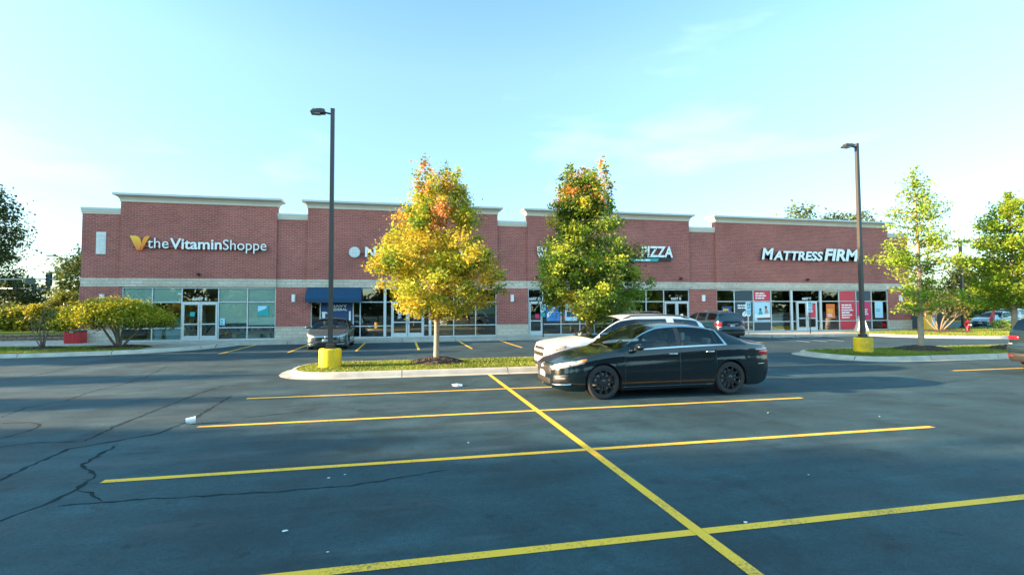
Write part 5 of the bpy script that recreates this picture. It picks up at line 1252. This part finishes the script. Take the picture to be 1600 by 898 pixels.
# sign posts
def sign_post(label,base,H,plates,post='galv',rz=0):
    t=thing('sign_post',label,'sign',base,rz,'parking sign posts by the shops')
    mb=MB(); mb.box(-.03,.03,-.012,.012,0,H); mb.build('post',M[post],t)
    for (z0,z1,w_,m,sym) in plates:
        mb=MB(); mb.box(-w_/2,w_/2,-.022,-.014,z0,z1,.003); p=mb.build('plate',M[m],t)
        mb=MB()
        if sym=='wheel':
            zc=(z0+z1)/2; mb.box(-w_*.32,w_*.32,-.027,-.023,zc-.13,zc+.20); s=mb.build('symbol_panel',M['tealprint'],p)
            mb=MB(); mb.lathe([(.05,0),(.072,0),(.072,.003),(.05,.003)],18,(0,-.031,zc-.02),'y'); mb.box(-.02,.005,-.031,-.028,zc,zc+.12); mb.box(-.01,.055,-.031,-.028,zc+.02,zc+.04); mb.lathe([(0,0),(.022,0),(.022,.003),(0,.003)],12,(-.008,-.031,zc+.15),'y'); mb.build('symbol',M['white'],p)
        else: mb.box(-w_*.3,w_*.3,-.027,-.023,z0+.05,z0+.08); mb.box(-w_*.3,w_*.3,-.027,-.023,z1-.09,z1-.05); mb.build('lettering',M['tealprint'],p)
    return t
sign_post('handicapped parking sign on a thin post behind the dark teal SUV',(21.55,28.6,.15),2.08,[(1.5,2.05,.36,'skyprint','wheel'),(1.25,1.47,.34,'skyprint','t')])
sign_post('handicapped parking sign on a dark post in front of the red figure poster door',(25.95,28.4,.15),2.1,[(1.62,2.08,.36,'skyprint','wheel'),(1.38,1.58,.34,'skyprint','t')],post='black')
sign_post('handicapped parking sign on a thin dark post beside the single glass door',(8.28,29.62,.15),2.0,[(1.5,1.98,.32,'skyprint','wheel'),(1.2,1.46,.3,'tealprint','t')],post='black')
# sandwich board
t=thing('sandwich_board','white folding sandwich board standing on the pavement in front of the red posters','sign board',(32.2,30.55,.15),rad(62))
for s in(1,-1):
    mb=MB(); a=.34; mb.add([(-.42,s*a,0),(.42,s*a,0),(.42,s*.03,1.08),(-.42,s*.03,1.08),(-.42,s*(a-.04),0),(.42,s*(a-.04),0),(.42,s*.0,1.05),(-.42,s*.0,1.05)],[(0,1,2,3),(4,7,6,5),(0,4,5,1),(1,5,6,2),(2,6,7,3),(3,7,4,0)]); p=mb.build('panel',M['white'],t)
    mb=MB(); mb.add([(-.34,s*(a-.05)+s*.012,.16),(.34,s*(a-.05)+s*.012,.16),(.34,s*.085+s*.012,.92),(-.34,s*.085+s*.012,.92)],[(0,1,2,3)]); mb.build('poster',M['offwhite'],p)
mb=MB(); mb.box(-.2,.2,-.03,.03,1.06,1.12,.01); mb.build('handle',M['white'],t)
# hydrant
t=thing('fire_hydrant','red fire hydrant on the grass by the third light pole','hydrant',(39.2,28.6,.12))
mb=MB(); mb.lathe([(0,0),(.19,0),(.19,.05),(.13,.07),(.125,.52),(.17,.54),(.17,.59),(.135,.62),(.12,.70),(.07,.77),(.04,.79),(.04,.84),(0,.84)],20); mb.build('barrel',M['red'],t,autosmooth=rad(40))
for a in(0,90,180):
    mb=MB(); c,s=math.cos(rad(a)),-math.sin(rad(a)); mb.tube([(c*.1,s*.1,.45),(c*.22,s*.22,.45),(c*.225,s*.225,.45),(c*.25,s*.25,.45)],[.065,.065,.05,.045],12); mb.build('outlet_cap',M['white'] if a==90 else M['red'],t)
# feather flag
t=thing('feather_flag','red feather flag with a white tip drooping on its pole by the grass bay','flag',(45.6,31.4,.14))
mb=MB(); mb.tube([(0,0,0),(0,0,1.6),(.03,0,2.2),(.12,0,2.42)],[.018,.016,.012,.006],6); mb.lathe([(0,0),(.22,0),(.2,.05),(0,.06)],12); mb.build('pole',M['galv'],t)
def cloth(x0,z0,rows,m,nm):
    mb=MB(); vs=[];n=8
    for z,w_,xo in rows:
        for k in range(n+1): u=k/n; vs.append((xo+w_*u,.05*math.sin(u*9+z*3),z))
    R=len(rows); mb.add(vs,[(i*(n+1)+k,i*(n+1)+k+1,(i+1)*(n+1)+k+1,(i+1)*(n+1)+k) for i in range(R-1) for k in range(n)]); o=mb.build(nm,M[m],t,smooth=True); sm=o.modifiers.new('thick','SOLIDIFY'); sm.thickness=.004
cloth(0,0,[(2.0,.30,-.04),(1.6,.34,-.06),(1.1,.36,-.18),(.75,.42,-.34),(.5,.40,-.28),(.25,.14,-.08)],'red','cloth'); cloth(0,0,[(2.42,.10,.06),(2.3,.22,-.01),(2.0,.30,-.04)],'offwhite','cloth_tip'); cloth(0,0,[(1.05,.30,.16),(.7,.55,.05),(.35,.30,.02)],'skyprint','cloth_tail')
# enclosure, box, retaining wall
t=thing('enclosure_fence','dark slatted screen enclosure behind the multi-stemmed shrub','fence',(41,33.8,0))
mb=MB()
for k in range(36): mb.box(-2.7+k*.15,-2.56+k*.15,-.02,.02,.12,1.95)
mb.build('slats',M['darkfence'],t); mb=MB(); 
for x in(-2.72,0,2.72): mb.box(x-.06,x+.06,.03,.15,0,2.0)
mb.box(-2.7,2.7,.03,.08,.4,.5); mb.box(-2.7,2.7,.03,.08,1.6,1.7); mb.build('post',M['darkfence'],t)
t=thing('utility_box','yellow and pale blue utility cabinet behind the pale shrub stems','cabinet',(38.6,30.9,.12))
mb=MB(); mb.box(-.5,.5,-.25,.25,.0,1.35,.03); mb.build('housing',M['yellowprint'],t); mb=MB(); mb.box(.02,.44,-.262,-.252,.3,1.2,.003); mb.build('door',M['skyprint'],t); mb=MB(); mb.box(-.53,.53,-.28,.28,1.352,1.41,.015); mb.build('lid',M['offwhite'],t)
t=thing('storage_box','dark red lidded storage box at the left brick corner','box',(-16.78,31.1,.15))
mb=MB(); mb.box(-.36,.36,-.32,.32,0,.60,.02)
for k in range(4): mb.box(-.31+k*.17,-.24+k*.17,-.335,-.321,.06,.54)
mb.build('body',M['red'],t); mb=MB(); mb.box(-.38,.38,-.35,.35,.602,.66,.02); mb.build('lid',M['black'],t); mb=MB(); mb.box(-.08,.08,-.37,-.352,.55,.63,.004); mb.build('latch',M['galv'],t)
t=thing('retaining_wall','low brown block retaining wall along the raised lawn on the left','wall',(-40,36,0))
mb=MB(); mb.box(-30,22.3,-.14,.2,-.02,.36); mb.build('blocks',M['stonewall'],t); mb=MB(); mb.box(-30,22.32,-.18,.22,.362,.44,.02); mb.build('coping',M['stonewall'],t)
# litter
t=thing('paper_cup','crushed white paper cup lying at the end of a stall line','cup',(-3.37,9.3,.004),rad(20))
mb=MB(); mb.lathe([(.040,0),(.052,.13),(.056,.132),(.055,.138),(.048,.13),(.037,.006),(0,.006),(0,0),(.040,0)],18); o=mb.build('cup',M['white'],t,autosmooth=rad(40)); o.rotation_euler=(0,rad(86),0); o.location=(-.06,0,.054)
mb=MB(); mb.box(-.01,.075,-.045,.045,.02,.021); mb.tube([(.0,.05,.04),(.07,.07,.02)],.004,5); mb.build('lid_straw',M['white'],t)
def scrap(x,y,s,seed,label,nm='paper_scrap'):
    r=random.Random(seed); mb=MB(); n=7; vs=[(0,0,s*.35)]
    for k in range(n): a=2*PI*k/n; q=s*r.uniform(.6,1.2); vs.append((q*math.cos(a),q*.7*math.sin(a),r.uniform(0,s*.3)))
    mb.add(vs,[(0,1+k,1+(k+1)%n) for k in range(n)]); mb.add([(v[0],v[1],0) for v in vs[1:]],[tuple(range(n))]); o=mb.build(nm,M['white']); o.location=(x,y,.006); return tag(o,label,'litter','scraps of litter on the asphalt')
scrap(1.31,12.34,.16,1,'flat white paper lying beyond the first stall line left of the black saloon')
for i,(x,y) in enumerate(((-.62,6.06),(-.78,5.98),(-.95,4.65),(-.55,4.18),(.9,7.1),(2.9,3.95),(4.4,4.9),(6.3,7.9),(7.9,7.2))): scrap(x,y,.012+.006*(i%3),20+i,'tiny white scrap of litter on the dark asphalt')
# traffic signals, far street lights
def signal(label,base,arm_to,H,heads,boards,mat_='galv',hm='siggreen'):
    t=thing('traffic_signal',label,'traffic signal',base); mb=MB(); L=arm_to-base[0]
    mb.tube([(0,0,0),(0,0,H*.5),(0,0,H+.5)],[.16,.13,.10],10); mb.build('pole',M[mat_],t,smooth=True)
    mb=MB(); mb.tube([(0,0,H),(L*.5,0,H+.12),(L,0,H+.2)],[.10,.075,.05],8); mb.build('mast_arm',M[mat_],t,smooth=True)
    for x in heads:
        q=x-base[0]; mb=MB(); mb.box(q-.17,q+.17,-.25,-.02,H-.40,H+.75,.03)
        for k in range(3): mb.tube([(q,-.25,H-.2+k*.36),(q,-.42,H-.2+k*.36)],.12,10,cap=False)
        h=mb.build('signal_head',M[hm],t); mb=MB(); mb.box(q-.3,q+.3,-.02,.0,H-.52,H+.88,.01); mb.build('backplate',M['black'],h)
    for x,w_ in boards:
        q=x-base[0]; mb=MB(); mb.box(q-w_/2,q+w_/2,-.14,-.10,H-.35,H+.3,.01); mb.build('street_sign',M['siggreen'],t)
    return t
signal('near traffic signal on a long pale arm reaching in from the left edge',(-47,62,0),-35.4,4.95,[-36.0,-41.5],[(-37.6,.9)])
signal('far traffic signal with three heads on an arm behind the near one',(-47.9,86,0),-56,4.9,[-48.3,-50.0,-51.7,-54],[(-46.6,.01)])
t=thing('street_light','pale grey street light post left of the brick corner','street light',(-41.2,75,0)); mb=MB(); mb.tube([(0,0,0),(0,0,7.6),(-.3,0,8.3),(-2.0,0,8.8)],[.11,.08,.06,.045],8); mb.build('post',M['galv'],t,smooth=True); mb=MB(); mb.box(-2.7,-1.9,-.15,.15,8.72,8.9,.04); mb.build('lamp_head',M['galv'],t)
for i,x in enumerate((-60.5,-63.4)):
    t=thing('street_light','thin distant street light post '+('nearer the brick corner' if i==0 else 'nearer the left edge')+' above the hedge','street light',(x,112,0),0,'distant street lights'); mb=MB(); mb.tube([(0,0,0),(0,0,5.6 if i else 7.4),(1.2,0,5.9 if i else 7.7)],[.09,.06,.04],6); mb.build('post',M['galv'],t); mb=MB(); mb.box(1.0,1.6,-.12,.12,5.8 if i else 7.6,5.92 if i else 7.74); mb.build('lamp_head',M['galv'],t)
# small building glimpsed beyond the hydrant
t=thing('distant_shop','low brick building with pale trim far behind the hydrant','building',(72,62,0)); mb=MB(); mb.box(-9,9,0,8,0,3.0); mb.build('wall',M['brick'],t); mb=MB(); mb.box(-9.2,9.2,-.2,8.2,3.0,3.4); mb.build('cornice',M['cornice'],t)
for k in range(4):
    mb=MB(); mb.box(-7.5+k*4,-5+k*4,-.05,.05,.5,2.3); mb.build('window',M['darkglass'],t)
